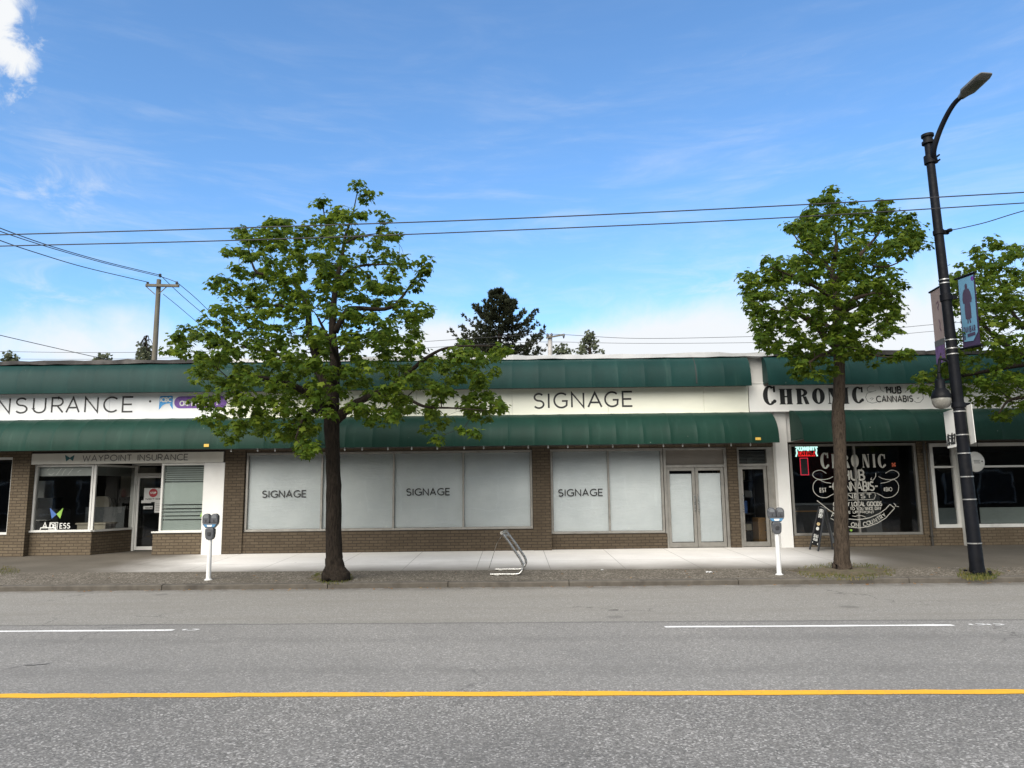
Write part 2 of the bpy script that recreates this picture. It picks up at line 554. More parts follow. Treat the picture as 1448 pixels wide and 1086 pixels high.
col = t.mix(t.smooth(n_mid, 0.35, 0.75, 0, 0.3), col, (0.23, 0.222, 0.208))
near = t.mix(t.smooth(n_big, 0.35, 0.7, 0, 0.35), col, (0.07, 0.07, 0.07))
c = t.mix(t.smooth(yw, 6.4, 6.9, 0, 0.30), near, (0.30, 0.29, 0.272))
park = t.mix(0.35, t.mix(t.smooth(fine, 0.3, 0.7, 0, 1), (0.21, 0.20, 0.18), (0.34, 0.325, 0.295)), spark)
park = t.mix(t.smooth(t.noise(t.n('ShaderNodeMapping', ins={0: v, 3: (0.3, 2.0, 1)}).outputs[0], 1.5, 6), 0.4, 0.75, 0, 0.5), park, (0.20, 0.188, 0.165))
lane = t.smooth(yw, 10.26, 10.30)
c = t.mix(lane, c, park)
trk = t.m('ADD', t.smooth(t.m('ABSOLUTE', t.m('SUBTRACT', yw, 7.55)), 0.35, 0.0), t.smooth(t.m('ABSOLUTE', t.m('SUBTRACT', yw, 9.15)), 0.35, 0.0))
c = t.mix(t.m('MULTIPLY', t.m('MULTIPLY', trk, 0.30), t.smooth(n_mid, 0.3, 0.6)), c, (0.12, 0.116, 0.11))          # wheel tracks
oil = t.n('ShaderNodeTexVoronoi', ins={'Vector': v, 'Scale': 0.55}).outputs['Distance']
c = t.mix(t.m('MULTIPLY', t.smooth(t.m('ADD', oil, t.m('MULTIPLY', t.m('SUBTRACT', n_mid, 0.5), 0.12)), 0.10, 0.04, 0, 0.38), lane), c, (0.07, 0.068, 0.064))
seam = t.m('MULTIPLY', t.smooth(yw, 10.18, 10.26), t.smooth(yw, 10.34, 10.28))
c = t.mix(t.m('MULTIPLY', seam, 0.45), c, (0.06, 0.06, 0.06))
gut = t.smooth(yw, 13.55, 14.1, 0, 0.65)
c = t.mix(t.m('MULTIPLY', gut, t.smooth(n_mid, 0.3, 0.6)), c, (0.10, 0.092, 0.078))
cr_e = t.n('ShaderNodeTexVoronoi', feature='DISTANCE_TO_EDGE', ins={'Vector': t.vm('ADD', v, t.vm('SCALE', t.n('ShaderNodeTexNoise', ins={'Vector': v, 'Scale': 2.0, 'Detail': 5.0}).outputs['Color']).outputs[0]).outputs[0], 'Scale': 0.33}).outputs['Distance']
crk_m = t.m('MULTIPLY', t.smooth(cr_e, 0.006, 0.002), t.smooth(t.noise(v, 0.25, 3), 0.52, 0.62, 0, 0.55))
c = t.mix(crk_m, c, (0.04, 0.039, 0.037))
hgt = t.m('ADD', stone_v, t.m('MULTIPLY', fine, 1.2))
finish(t, principled(t, c, 0.85, 0, 0.3, bump(t, hgt, 0.55, 0.006)))
M['asphalt'] = m

# sidewalk concrete: joints every 1.5 m, a white haze painted over the slabs before the empty shop
m, t = new_mat('sidewalk_concrete')
v = obj_vec(t)
s = t.n('ShaderNodeSeparateXYZ', ins={0: v})
n1 = t.noise(v, 0.9, 7, 0.62)
n2 = t.noise(v, 30, 5, 0.7)
old = t.ramp(n1, [(0.3, (0.092, 0.081, 0.064)), (0.7, (0.138, 0.122, 0.099))])
old = t.mix(t.smooth(n2, 0.35, 0.7, 0, 0.5), old, (0.088, 0.077, 0.062))
new = t.ramp(n1, [(0.3, (0.66, 0.64, 0.61)), (0.7, (0.78, 0.76, 0.73))])  # whitened tone of the same concrete, for the painted haze
new = t.mix(t.smooth(n2, 0.4, 0.7, 0, 0.35), new, (0.58, 0.56, 0.53))
ex = t.m('ADD', s.outputs[0], t.m('MULTIPLY', t.m('SUBTRACT', n1, 0.5), 1.2))
pale = t.m('MULTIPLY', t.smooth(ex, -9.3, -6.4), t.smooth(ex, 8.4, 6.0))
ey = t.m('ADD', s.outputs[1], t.m('MULTIPLY', t.m('SUBTRACT', n1, 0.5), 0.5))
pale = t.m('MULTIPLY', pale, t.smooth(ey, 15.2, 17.6))
c = t.mix(pale, old, new)
jx = t.m('ABSOLUTE', t.m('SUBTRACT', t.m('FRACT', t.m('DIVIDE', t.m('ADD', s.outputs[0], 40.3), 1.52)), 0.5))
jy = t.m('ABSOLUTE', t.m('SUBTRACT', t.m('FRACT', t.m('DIVIDE', t.m('ADD', s.outputs[1], 3.1), 1.85)), 0.5))
j = t.m('MAXIMUM', t.smooth(jx, 0.4935, 0.4965), t.smooth(jy, 0.4945, 0.497))
c = t.mix(t.m('MULTIPLY', j, 0.5), c, (0.09, 0.083, 0.07))
st = t.n('ShaderNodeTexVoronoi', ins={'Vector': v, 'Scale': 1.4}).outputs['Distance']
c = t.mix(t.smooth(st, 0.05, 0.03, 0, 0.35), c, (0.07, 0.065, 0.06))             # old gum spots
finish(t, principled(t, c, 0.88, 0, 0.3, bump(t, t.m('SUBTRACT', n2, t.m('MULTIPLY', j, 2.0)), 0.3, 0.006)))
M['sidewalk'] = m

m, t = new_mat('exposed_aggregate')
v = obj_vec(t)
vo = t.n('ShaderNodeTexVoronoi', ins={'Vector': v, 'Scale': 42.0})
sv = t.n('ShaderNodeSeparateColor', ins={0: vo.outputs['Color']}).outputs[0]
c = t.ramp(sv, [(0, (0.058, 0.049, 0.038)), (0.5, (0.110, 0.096, 0.076)), (0.85, (0.18, 0.16, 0.13)), (1, (0.33, 0.30, 0.255))])
c = t.mix(t.smooth(t.noise(v, 1.6, 6, 0.6), 0.4, 0.7, 0, 0.5), c, (0.08, 0.068, 0.052))
finish(t, principled(t, c, 0.9, 0, 0.3, bump(t, vo.outputs['Distance'], -0.8, 0.01)))
M['aggregate'] = m


def paint_mat(name, base, under, wear):
    m, t = new_mat(name)
    v = obj_vec(t)
    n = t.noise(v, 38, 6, 0.75)
    n2 = t.noise(v, 1.2, 4)
    c = t.mix(t.smooth(t.noise(v, 9, 5), 0.3, 0.7, 0, 0.5), base, tuple(x * 0.86 for x in base))
    c = t.mix(t.smooth(t.m('ADD', n, t.m('MULTIPLY', n2, 0.25)), wear, wear + 0.10), c, under)
    finish(t, principled(t, c, 0.7, 0, 0.35, bump(t, n, 0.3, 0.004)))
    return m


M['yellow_paint'] = paint_mat('yellow_road_paint', (0.80, 0.42, 0.03), (0.26, 0.18, 0.08), 0.70)
M['white_paint'] = paint_mat('white_road_paint', (0.80, 0.80, 0.79), (0.22, 0.21, 0.20), 0.68)


def bark_mat(name, dark, light):
    m, t = new_mat(name)
    v = t.n('ShaderNodeMapping', ins={0: obj_vec(t), 3: (1, 1, 0.22)}).outputs[0]
    n = t.noise(v, 34, 7, 0.7, 0.6)
    n2 = t.noise(v, 7, 5)
    c = t.ramp(n, [(0.35, dark), (0.62, light)])
    c = t.mix(t.smooth(n2, 0.5, 0.75, 0, 0.4), c, tuple(x * 1.35 for x in light))
    finish(t, principled(t, c, 0.95, 0, 0.15, bump(t, n, 0.9, 0.02)))
    return m


M['bark'] = bark_mat('dark_maple_bark', (0.009, 0.007, 0.0055), (0.032, 0.025, 0.019))
M['bark_brown'] = bark_mat('brown_maple_bark', (0.020, 0.015, 0.011), (0.072, 0.055, 0.041))


def leaf_mat(name, c0, c1, c2, transl=0.42):
    m, t = new_mat(name)
    rnd = t.n('ShaderNodeNewGeometry').outputs['Random Per Island']
    c = t.ramp(rnd, [(0.0, c0), (0.55, c1), (1.0, c2)])
    v = obj_vec(t)
    c = t.mix(t.smooth(t.noise(v, 0.9, 3), 0.4, 0.65, 0, 0.45), c, c0)
    pr = principled(t, c, 0.6, 0, 0.14)
    c2_ = t.mix(0.5, c, tuple(min(x * 2.2, 1) for x in c2))
    tl = t.n('ShaderNodeBsdfTranslucent', ins={0: c2_}).outputs[0]
    finish(t, t.n('ShaderNodeMixShader', ins={0: transl, 1: pr, 2: tl}).outputs[0])
    return m


M['leaf'] = leaf_mat('maple_leaves', (0.023, 0.049, 0.005), (0.053, 0.098, 0.009), (0.140, 0.182, 0.019))
M['needle'] = leaf_mat('conifer_needles', (0.020, 0.026, 0.014), (0.032, 0.038, 0.020), (0.055, 0.058, 0.030), 0.12)
M['far_leaf'] = leaf_mat('far_tree_leaves', (0.07, 0.085, 0.05), (0.10, 0.115, 0.065), (0.14, 0.15, 0.09), 0.25)
M['grass'] = leaf_mat('verge_grass', (0.055, 0.085, 0.014), (0.115, 0.125, 0.032), (0.25, 0.19, 0.075), 0.25)
M['dead_leaf'] = leaf_mat('fallen_leaves', (0.20, 0.09, 0.03), (0.28, 0.16, 0.06), (0.35, 0.25, 0.12), 0.1)
M['soil'] = P('planting_soil', (0.085, 0.068, 0.042), 0.95, 0.35, 9.0, bstr=0.8, bscale=30, grime=((0.07, 0.085, 0.02), 0.7))
# ------------------------------------------------------------------ lettering drawn stroke by stroke
def arc(cx, cy, rx, ry, a0, a1, n=14):
    return [(cx + rx * math.cos(math.radians(a0 + (a1 - a0) * k / n)), cy + ry * math.sin(math.radians(a0 + (a1 - a0) * k / n)))
            for k in range(n + 1)]


GLYPH = {
    'A': (0.72, [[(0, 0), (0.36, 1), (0.72, 0)], [(0.12, 0.32), (0.60, 0.32)]]),
    'B': (0.56, [[(0.3, 0.52), (0, 0.52), (0, 0), (0.3, 0)] + arc(0.3, 0.26, 0.26, 0.26, -90, 90, 10), [(0, 0.52), (0, 1), (0.28, 1)] + arc(0.28, 0.76, 0.22, 0.24, 90, -90, 10)]),
    'C': (0.72, [arc(0.46, 0.5, 0.46, 0.5, 48, 312, 22)]),
    'D': (0.66, [[(0, 0), (0, 1), (0.22, 1)] + arc(0.22, 0.5, 0.44, 0.5, 90, -90, 16) + [(0, 0)]]),
    'E': (0.52, [[(0.52, 0), (0, 0), (0, 1), (0.52, 1)], [(0, 0.5), (0.47, 0.5)]]),
    'F': (0.50, [[(0, 0), (0, 1), (0.5, 1)], [(0, 0.5), (0.44, 0.5)]]),
    'G': (0.80, [arc(0.46, 0.5, 0.46, 0.5, 48, 318, 22) + [(0.82, 0.46), (0.5, 0.46)]]),
    'H': (0.64, [[(0, 0), (0, 1)], [(0.64, 0), (0.64, 1)], [(0, 0.52), (0.64, 0.52)]]),
    'I': (0.04, [[(0.02, 0), (0.02, 1)]]),
    'K': (0.58, [[(0, 0), (0, 1)], [(0.56, 1), (0, 0.42)], [(0.18, 0.6), (0.58, 0)]]),
    'L': (0.48, [[(0, 1), (0, 0), (0.48, 0)]]),
    'M': (0.80, [[(0, 0), (0, 1), (0.4, 0.3), (0.8, 1), (0.8, 0)]]),
    'N': (0.66, [[(0, 0), (0, 1), (0.66, 0), (0.66, 1)]]),
    'O': (0.92, [arc(0.46, 0.5, 0.46, 0.5, 0, 360, 28)]),
    'P': (0.54, [[(0, 0), (0, 1), (0.28, 1)] + arc(0.28, 0.73, 0.26, 0.27, 90, -90, 12) + [(0, 0.46)]]),
    'Q': (0.92, [arc(0.46, 0.5, 0.46, 0.5, 0, 360, 28), [(0.55, 0.25), (0.9, -0.05)]]),
    'R': (0.58, [[(0, 0), (0, 1), (0.3, 1)] + arc(0.3, 0.73, 0.26, 0.27, 90, -90, 12) + [(0, 0.46)], [(0.28, 0.46), (0.58, 0)]]),
    'S': (0.56, [arc(0.28, 0.755, 0.255, 0.245, 35, 255, 14) + arc(0.28, 0.255, 0.28, 0.255, 75, -150, 16)]),
    'T': (0.60, [[(0, 1), (0.6, 1)], [(0.3, 1), (0.3, 0)]]),
    'U': (0.62, [[(0, 1), (0, 0.31)] + arc(0.31, 0.31, 0.31, 0.31, 180, 360, 14) + [(0.62, 1)]]),
    'V': (0.66, [[(0, 1), (0.33, 0), (0.66, 1)]]),
    'W': (1.0, [[(0, 1), (0.26, 0), (0.5, 0.85), (0.74, 0), (1.0, 1)]]),
    'Y': (0.64, [[(0, 1), (0.32, 0.45), (0.64, 1)], [(0.32, 0.45), (0.32, 0)]]),
    'a': (0.5, [arc(0.25, 0.27, 0.25, 0.27, 0, 360, 16), [(0.5, 0.54), (0.5, 0)]]),
    'u': (0.46, [[(0, 0.54), (0, 0.23)] + arc(0.23, 0.23, 0.23, 0.23, 180, 360, 10) + [(0.46, 0.54), (0.46, 0)]]),
    't': (0.3, [[(0.12, 0.8), (0.12, 0.1), (0.18, 0), (0.3, 0)], [(0, 0.54), (0.3, 0.54)]]),
    'o': (0.52, [arc(0.26, 0.27, 0.26, 0.27, 0, 360, 16)]),
    'p': (0.5, [[(0, 0.54), (0, -0.25)], arc(0.25, 0.27, 0.25, 0.27, 0, 360, 16)]),
    'l': (0.04, [[(0.02, 0), (0.02, 0.85)]]),
    'n': (0.46, [[(0, 0), (0, 0.54)], [(0, 0.31)] + arc(0.23, 0.31, 0.23, 0.23, 180, 0, 10) + [(0.46, 0)]]),
    '1': (0.3, [[(0, 0.8), (0.2, 1), (0.2, 0)]]),
    '2': (0.56, [arc(0.28, 0.72, 0.27, 0.28, 160, -40, 12) + [(0, 0), (0.56, 0)]]),
    '8': (0.56, [arc(0.28, 0.75, 0.24, 0.25, 0, 360, 14), arc(0.28, 0.26, 0.28, 0.26, 0, 360, 14)]),
    '0': (0.6, [arc(0.3, 0.5, 0.3, 0.5, 0, 360, 18)]),
    '-': (0.36, [[(0, 0.48), (0.36, 0.48)]]),
    '.': (0.06, [[(0.03, 0), (0.03, 0.09)]]),
    '#': (0.6, [[(0.15, 0), (0.25, 1)], [(0.4, 0), (0.5, 1)], [(0, 0.33), (0.58, 0.33)], [(0.02, 0.67), (0.6, 0.67)]]),
    ' ': (0.42, []),
}


class Lettering(MB):
    """flat painted or vinyl strokes on a plane: O + U*u + V*v, each stroke a hair proud of the one before"""
    def __init__(s, O, U=(1, 0, 0), V=(0, 0, 1), lift=0.0):
        super().__init__()
        s.O, s.U, s.V = Vector(O), Vector(U).normalized(), Vector(V).normalized()
        s.N = s.U.cross(s.V)
        s.k = lift

    def pt(s, u, v):
        return s.O + s.U * u + s.V * v + s.N * s.k

    def stroke(s, pts, w_, closed=False):
        s.k += 0.0003
        P_ = [Vector((p[0], p[1])) for p in pts]
        if (P_[0] - P_[-1]).length < 1e-5 and len(P_) > 3:
            closed = True
            P_ = P_[:-1]
        n = len(P_)
        L, R_ = [], []
        for i in range(n):
            ww = (w_[i] if hasattr(w_, '__len__') else w_) / 2
            a = P_[i - 1] if (i > 0 or closed) else None
            c = P_[(i + 1) % n] if (i < n - 1 or closed) else None
            d1 = (P_[i] - a).normalized() if a is not None else None
            d2 = (c - P_[i]).normalized() if c is not None else None
            d1 = d1 if d1 is not None else d2
            d2 = d2 if d2 is not None else d1
            t = (d1 + d2)
            t = t.normalized() if t.length > 1e-4 else d1
            nrm = Vector((-t.y, t.x))
            k = ww / max(abs(nrm.dot(Vector((-d1.y, d1.x)))), 0.42)
            L.append(P_[i] + nrm * k)
            R_.append(P_[i] - nrm * k)
        m_ = n if closed else n - 1
        b = len(s.v)
        for i in range(n):
            s.v.append(s.pt(*R_[i]))
            s.v.append(s.pt(*L[i]))
        for i in range(m_):
            j = (i + 1) % n
            s.f.append((b + 2 * i, b + 2 * j, b + 2 * j + 1, b + 2 * i + 1))
        return s

    def shape(s, pts):
        s.k += 0.0003
        return s.poly([s.pt(*p) for p in pts])

    def disc(s, u, v, r, ry=None, n=18):
        return s.shape([(u + r * math.cos(2 * math.pi * k / n), v + (ry or r) * math.sin(2 * math.pi * k / n)) for k in range(n)])

    def ring(s, cx, cy, rx, ry, ix, iy, a0=0, a1=360, n=26):
        """band between an outer and an inner ellipse"""
        s.k += 0.0003
        b = len(s.v)
        for k in range(n + 1):
            a = math.radians(a0 + (a1 - a0) * k / n)
            s.v.append(s.pt(cx + ix * math.cos(a), cy + iy * math.sin(a)))
            s.v.append(s.pt(cx + rx * math.cos(a), cy + ry * math.sin(a)))
        for k in range(n):
            s.f.append((b + 2 * k + 1, b + 2 * k + 3, b + 2 * k + 2, b + 2 * k))
        return s

    def text(s, word, u, v, width, height, weight, track=0.26):
        adv = sum(GLYPH[ch][0] for ch in word) + track * (len(word) - 1)
        sx = width / adv
        x = 0.0
        for ch in word:
            g = GLYPH[ch]
            for st in g[1]:
                s.stroke([(u + (x + p[0]) * sx, v + p[1] * height) for p in st], weight)
            x += g[0] + track
        return s

    def letter(s, ch, u0, u1, v, height, weight):
        g = GLYPH[ch]
        sx = (u1 - u0 - (weight if g[0] > 0.1 else 0)) / g[0] if g[0] > 0.1 else 1
        o = u0 + (weight / 2 if g[0] > 0.1 else (u1 - u0) / 2)
        for st in g[1]:
            s.stroke([(o + (p[0] * sx if g[0] > 0.1 else 0), v + weight / 2 + p[1] * (height - weight)) for p in st], weight)
        return s

    def fat(s, ch, u0, u1, v, h):
        """fat-face display capitals: heavy stems, hairline joins and slab serifs"""
        W_ = u1 - u0
        st = W_ * 0.36
        hair = h * 0.085
        def bar(x0, x1, y0, y1):
            s.shape([(x0, y0), (x1, y0), (x1, y1), (x0, y1)])
        if ch == 'H':
            for a in (u0 + W_ * 0.06, u1 - W_ * 0.06 - st):
                bar(a, a + st, v, v + h)
                bar(a - W_ * 0.06, a + st + W_ * 0.06, v, v + hair * 0.7)
                bar(a - W_ * 0.06, a + st + W_ * 0.06, v + h - hair * 0.7, v + h)
            bar(u0 + st, u1 - st, v + h * 0.46, v + h * 0.46 + hair)
        elif ch == 'I':
            bar(u0 + W_ * 0.12, u1 - W_ * 0.12, v, v + h)
            bar(u0, u1, v, v + hair * 0.7)
            bar(u0, u1, v + h - hair * 0.7, v + h)
        elif ch == 'O':
            s.ring((u0 + u1) / 2, v + h / 2, W_ / 2, h / 2, W_ / 2 - st, h / 2 - hair)
        elif ch == 'C':
            s.ring((u0 + u1) / 2 + W_ * 0.05, v + h / 2, W_ * 0.55, h / 2, W_ * 0.55 - st * 1.05, h / 2 - hair, 52, 316)
            s.disc(u1 - W_ * 0.10, v + h * 0.20, W_ * 0.14)
            bar(u1 - W_ * 0.18, u1 - W_ * 0.02, v + h * 0.66, v + h * 0.98)
        elif ch == 'R':
            bar(u0 + W_ * 0.06, u0 + W_ * 0.06 + st, v, v + h)
            bar(u0, u0 + st + W_ * 0.12, v, v + hair * 0.7)
            bar(u0, u0 + st, v + h - hair, v + h)
            s.ring(u0 + st, v + h * 0.74, W_ * 0.56, h * 0.26, W_ * 0.26, h * 0.26 - hair, -90, 90, 14)
            s.shape([(u0 + W_ * 0.52, v + h * 0.5), (u1 - W_ * 0.28, v), (u1 + W_ * 0.04, v), (u0 + W_ * 0.80, v + h * 0.5)])
        elif ch == 'N':
            bar(u0 + W_ * 0.08, u0 + W_ * 0.16, v, v + h)
            bar(u1 - W_ * 0.16, u1 - W_ * 0.08, v, v + h)
            s.shape([(u0 + W_ * 0.04, v + h), (u1 - W_ * 0.16 - st * 0.6, v), (u1 - W_ * 0.08, v), (u0 + W_ * 0.08 + st * 1.1, v + h)])
            bar(u0, u0 + W_ * 0.26, v, v + hair * 0.7)
            bar(u1 - W_ * 0.28, u1, v + h - hair * 0.7, v + h)
        return s


class OnCloth(Lettering):
    """lettering laid over a four-cornered cloth: u, v in metres along its own slanting edges"""
    def __init__(s, bi_, bo, to, ti, off):
        super().__init__(bi_, bo - bi_, ti - bi_)
        s.q = (Vector(bi_), Vector(bo), Vector(to), Vector(ti))
        s.W, s.H = (bo - bi_).length, (ti - bi_).length
        s.N = (s.q[1] - s.q[0]).cross(s.q[3] - s.q[0]).normalized()
        s.k = off

    def pt(s, u, v):
        a, b_, c_, d_ = s.q
        fu, fv = u / s.W, v / s.H
        return a.lerp(b_, fu).lerp(d_.lerp(c_, fu), fv) + s.N * s.k
# ------------------------------------------------------------------ the street: road, markings, kerb, sidewalk
def kerb_y(x):
    return 14.15 - 0.020 * x


def walk_z(y, x=0.0):
    """the sidewalk rises gently from the kerb to the shops"""
    return 0.09 + 0.18 * max(0.0, min(1.0, (y - kerb_y(x)) / (19.4 - kerb_y(x))))


def struct(name, mb, mat_, **kw):
    return tag(mb.build(name, mat_, **kw), kind='structure')


g = MB()
g.quad((-600, -400, -0.06), (600, -400, -0.06), (600, 900, -0.06), (-600, 900, -0.06))
struct('ground', g, M['carpet'], loc=(0, 0, 0))
r = MB()
XS = [-60 + 2 * i for i in range(61)]
for x0, x1 in zip(XS, XS[1:]):
    r.quad((x0, -6, 0), (x1, -6, 0), (x1, kerb_y(x1) + 0.02, 0), (x0, kerb_y(x0) + 0.02, 0))
struct('road', r, M['asphalt'], loc=(0, 0, 0))


def line(y_at0, slope, x0, x1, w_, step=0.5, jit=0.006, seed=1):
    rnd = random.Random(seed)
    mb = MB()
    n = max(2, int((x1 - x0) / step))
    prev = None
    for i in range(n + 1):
        x = x0 + (x1 - x0) * i / n
        y = y_at0 + slope * x
        a, b = y - w_ / 2 + rnd.uniform(-jit, jit), y + w_ / 2 + rnd.uniform(-jit, jit)
        if prev:
            mb.quad((prev[0], prev[1], 0.004), (x, a, 0.004), (x, b, 0.004), (prev[0], prev[2], 0.004))
        prev = (x, a, b)
    return mb


struct('yellow_centre_line', line(6.665, -0.0285, -40, 40, 0.135, 0.22, 0.012, 3), M['yellow_paint'], loc=(0, 0, 0))
for x0, x1 in ((-13.5, -4.33), (1.87, 5.40), (11.5, 17.0)):
    struct('white_lane_line', line(9.845, -0.028, x0, x1, 0.10, 0.25, 0.010, 5), M['white_paint'], loc=(0, 0, 0))
# worn remains of an older mark beyond each line end
for cx, cy in ((-4.12, 9.99), (5.72, 9.72), (5.93, 9.70)):
    mb = MB()
    for a0 in (0, 130, 250):
        pts = [(cx + 0.11 * math.cos(math.radians(a0 + 22 * k)), cy + 0.06 * math.sin(math.radians(a0 + 22 * k))) for k in range(5)]
        for p, q in zip(pts, pts[1:]):
            mb.quad((p[0], p[1], 0.004), (q[0], q[1], 0.004), (q[0] * 0.6 + cx * 0.4, q[1] * 0.6 + cy * 0.4, 0.004), (p[0] * 0.6 + cx * 0.4, p[1] * 0.6 + cy * 0.4, 0.004))
    struct('road_marking_remains', mb, M['white_paint'])
# a sealed crack in the near lane
mb = MB()
crk = [(2, 949), (12, 946), (26, 943), (34, 941), (48, 941), (70, 939)]
cp = [on_ground(*p) for p in crk]
for p, q in zip(cp, cp[1:]):
    mb.quad((p.x, p.y - 0.008, 0.004), (q.x, q.y - 0.008, 0.004), (q.x, q.y + 0.010, 0.004), (p.x, p.y + 0.012, 0.004))
struct('road_crack', mb, M['tar'])

k = MB()
rnd = random.Random(4)
x = -40.0
while x < 40:
    ln = 3.05 if abs(x + 3) > 3 else 2.2
    xe = x + ln - 0.014
    dz = rnd.uniform(-0.006, 0.006)
    prof = [(0.0, -0.05), (0.0, 0.072), (0.012, 0.088), (0.03, 0.094), (0.16, 0.096), (0.16, -0.05)]
    b = len(k.v)
    n = 8
    for i in range(n + 1):
        xx = x + (xe - x) * i / n
        for (py, pz) in prof:
            j = rnd.uniform(-0.004, 0.004)
            k.v.append(Vector((xx, kerb_y(xx) + py + (j if py < 0.1 else 0), pz + (dz + j if pz > 0 else 0))))
    for i in range(n):
        for q in range(len(prof) - 1):
            a0 = b + i * len(prof) + q
            k.f.append((a0, a0 + len(prof), a0 + len(prof) + 1, a0 + 1))
    k.f.append(tuple(b + q for q in range(len(prof))))
    k.f.append(tuple(b + n * len(prof) + q for q in reversed(range(len(prof)))))
    x += ln
struct('kerb', k, M['concrete_edge'], loc=(0, 0, 0))


def walk_strip(d0, y1, d_is_edge=True):
    mb = MB()
    for x0, x1 in zip(XS, XS[1:]):
        a0, a1 = d0(x0), d0(x1)
        b0, b1 = y1(x0), y1(x1)
        n = 3
        for i in range(n):
            f0, f1 = i / n, (i + 1) / n
            ys = [a0 + (b0 - a0) * f0, a1 + (b1 - a1) * f0, a1 + (b1 - a1) * f1, a0 + (b0 - a0) * f1]
            xs = [x0, x1, x1, x0]
            mb.quad(*[(xx, yy, walk_z(yy, xx)) for xx, yy in zip(xs, ys)])
    return mb


edge = lambda x: 15.78 - 0.045 * x
struct('sidewalk_aggregate_strip', walk_strip(lambda x: kerb_y(x) + 0.158, edge), M['aggregate'], loc=(0, 0, 0))
struct('sidewalk', walk_strip(edge, lambda x: 21.6), M['sidewalk'], loc=(0, 0, 0))

# ------------------------------------------------------------------ the row of shops
YF, WT = 19.5, 0.25           # front wall plane and its thickness
Z0, ZH, ZR = 0.20, 2.86, 5.12  # foot, soffit, roof edge
YB = 27.0


def pieces(root, name, mat_, boxes, bevel=0.0):
    for bx_ in boxes:
        MB().box(*bx_).build(name, mat_, root, bevel=bevel)


def shop_shell(root, x0, x1, room='interior', ceil=2.95):
    """roof, back and inner side walls, floor and ceiling of one shop"""
    mb = MB()
    mb.box(x0, x1, YF + 0.02, YB + 0.25, 4.95, 5.06)
    mb.build('roof', M['tar'], root)
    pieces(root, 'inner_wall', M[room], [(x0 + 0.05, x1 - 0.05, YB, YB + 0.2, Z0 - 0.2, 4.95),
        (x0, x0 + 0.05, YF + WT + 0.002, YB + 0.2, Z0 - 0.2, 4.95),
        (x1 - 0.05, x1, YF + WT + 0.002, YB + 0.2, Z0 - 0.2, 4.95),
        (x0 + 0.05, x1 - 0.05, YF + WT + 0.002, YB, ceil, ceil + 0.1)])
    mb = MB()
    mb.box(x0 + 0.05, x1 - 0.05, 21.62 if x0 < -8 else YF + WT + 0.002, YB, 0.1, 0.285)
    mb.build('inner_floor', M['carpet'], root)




def upper_wall(root, x0, x1, mat_):
    mb = MB()
    mb.box(x0, x1, YF, YF + WT, ZH + 0.06, ZR)
    mb.build('upper_wall', mat_, root)


def roof_edge(root, x0, x1, mat_, seed, z0=5.10, z1=5.20):
    rnd = random.Random(seed)
    mb = MB()
    n = max(3, int((x1 - x0) / 0.35))
    prev = None
    for i in range(n + 1):
        xx = x0 + (x1 - x0) * i / n
        zt = z1 + rnd.uniform(-0.022, 0.022)
        zb = z0 + rnd.uniform(-0.018, 0.012)
        yf = YF - 0.34 + rnd.uniform(-0.015, 0.015)
        cur = [(xx, yf, zb), (xx, yf - 0.01, zt), (xx, YF + 0.3, zt + 0.02), (xx, YF + 0.3, zb)]
        if prev:
            b = len(mb.v)
            mb.v += [Vector(p) for p in prev + cur]
            for q in range(4):
                q2 = (q + 1) % 4
                mb.f.append((b + q, b + 4 + q, b + 4 + q2, b + q2))
        else:
            mb.poly(cur)
        prev = cur
    mb.poly(prev[::-1])
    mb.build('roof_edge', mat_, root)


def awning(root, x0, x1, y_back, y_front, z_top, z_bot, mat_, cap0=True, cap1=True, seed=1, step=0.655, fade=None):
    """quarter-round vinyl awning stretched over hoops; the cloth sags a little between them"""
    rnd = random.Random(seed)
    nh = max(1, round((x1 - x0) / step))
    hoops = [x0 + (x1 - x0) * i / nh for i in range(nh + 1)]
    NP, SUB = 14, 6
    def prof(sag):
        pts = []
        for q in range(NP + 1):
            a = math.pi / 2 * q / NP
            dy = (y_back - y_front) * (1 - sag) * math.sin(a) ** 0.95
            dz = (z_top - z_bot) * (1 - sag * 0.6) * math.cos(a) ** 0.92 if q < NP else 0.0
            pts.append((y_back - dy, z_bot + dz))
        return pts
    mb = MB()
    st = []
    for h0, h1 in zip(hoops, hoops[1:]):
        amp = rnd.uniform(0.006, 0.016)
        for q in range(SUB):
            f = q / SUB
            st.append((h0 + (h1 - h0) * f, amp * math.sin(math.pi * f) ** 0.6))
    st.append((hoops[-1], 0.0))
    for h in hoops[1:-1]:
        st += [(h - 0.012, 0.0), (h - 0.005, -0.003), (h + 0.005, -0.003), (h + 0.012, 0.0)]
    st = sorted(p for p in st if not any(abs(p[0] - h) < 1e-6 for h in hoops[1:-1]))
    b = len(mb.v)
    for xx, sag in st:
        for (y, z) in prof(sag):
            mb.v.append(Vector((xx, y, z)))
        y, z = prof(sag)[-1]
        mb.v.append(Vector((xx, y + 0.004, z - 0.07)))
        mb.v.append(Vector((xx, y + 0.03, z - 0.07)))
    m_ = NP + 3
    for i in range(len(st) - 1):
        for q in range(m_ - 1):
            a = b + i * m_ + q
            mb.f.append((a, a + 1, a + m_ + 1, a + m_))
    for flag, xx, rev in ((cap0, x0, False), (cap1, x1, True)):
        if flag:
            pts = [(xx, y, z) for y, z in prof(0)] + [(xx, y_back, z_bot)]
            mb.poly(pts[::-1] if rev else pts)
    aw = mb.build('awning', mat_, root, smooth=True)
    so = MB()
    so.box(x0 + 0.02, x1 - 0.02, y_front + 0.08, YF - 0.002, z_bot - 0.03, z_bot - 0.005)
    so.build('soffit', M['soffit'], aw)
    return aw


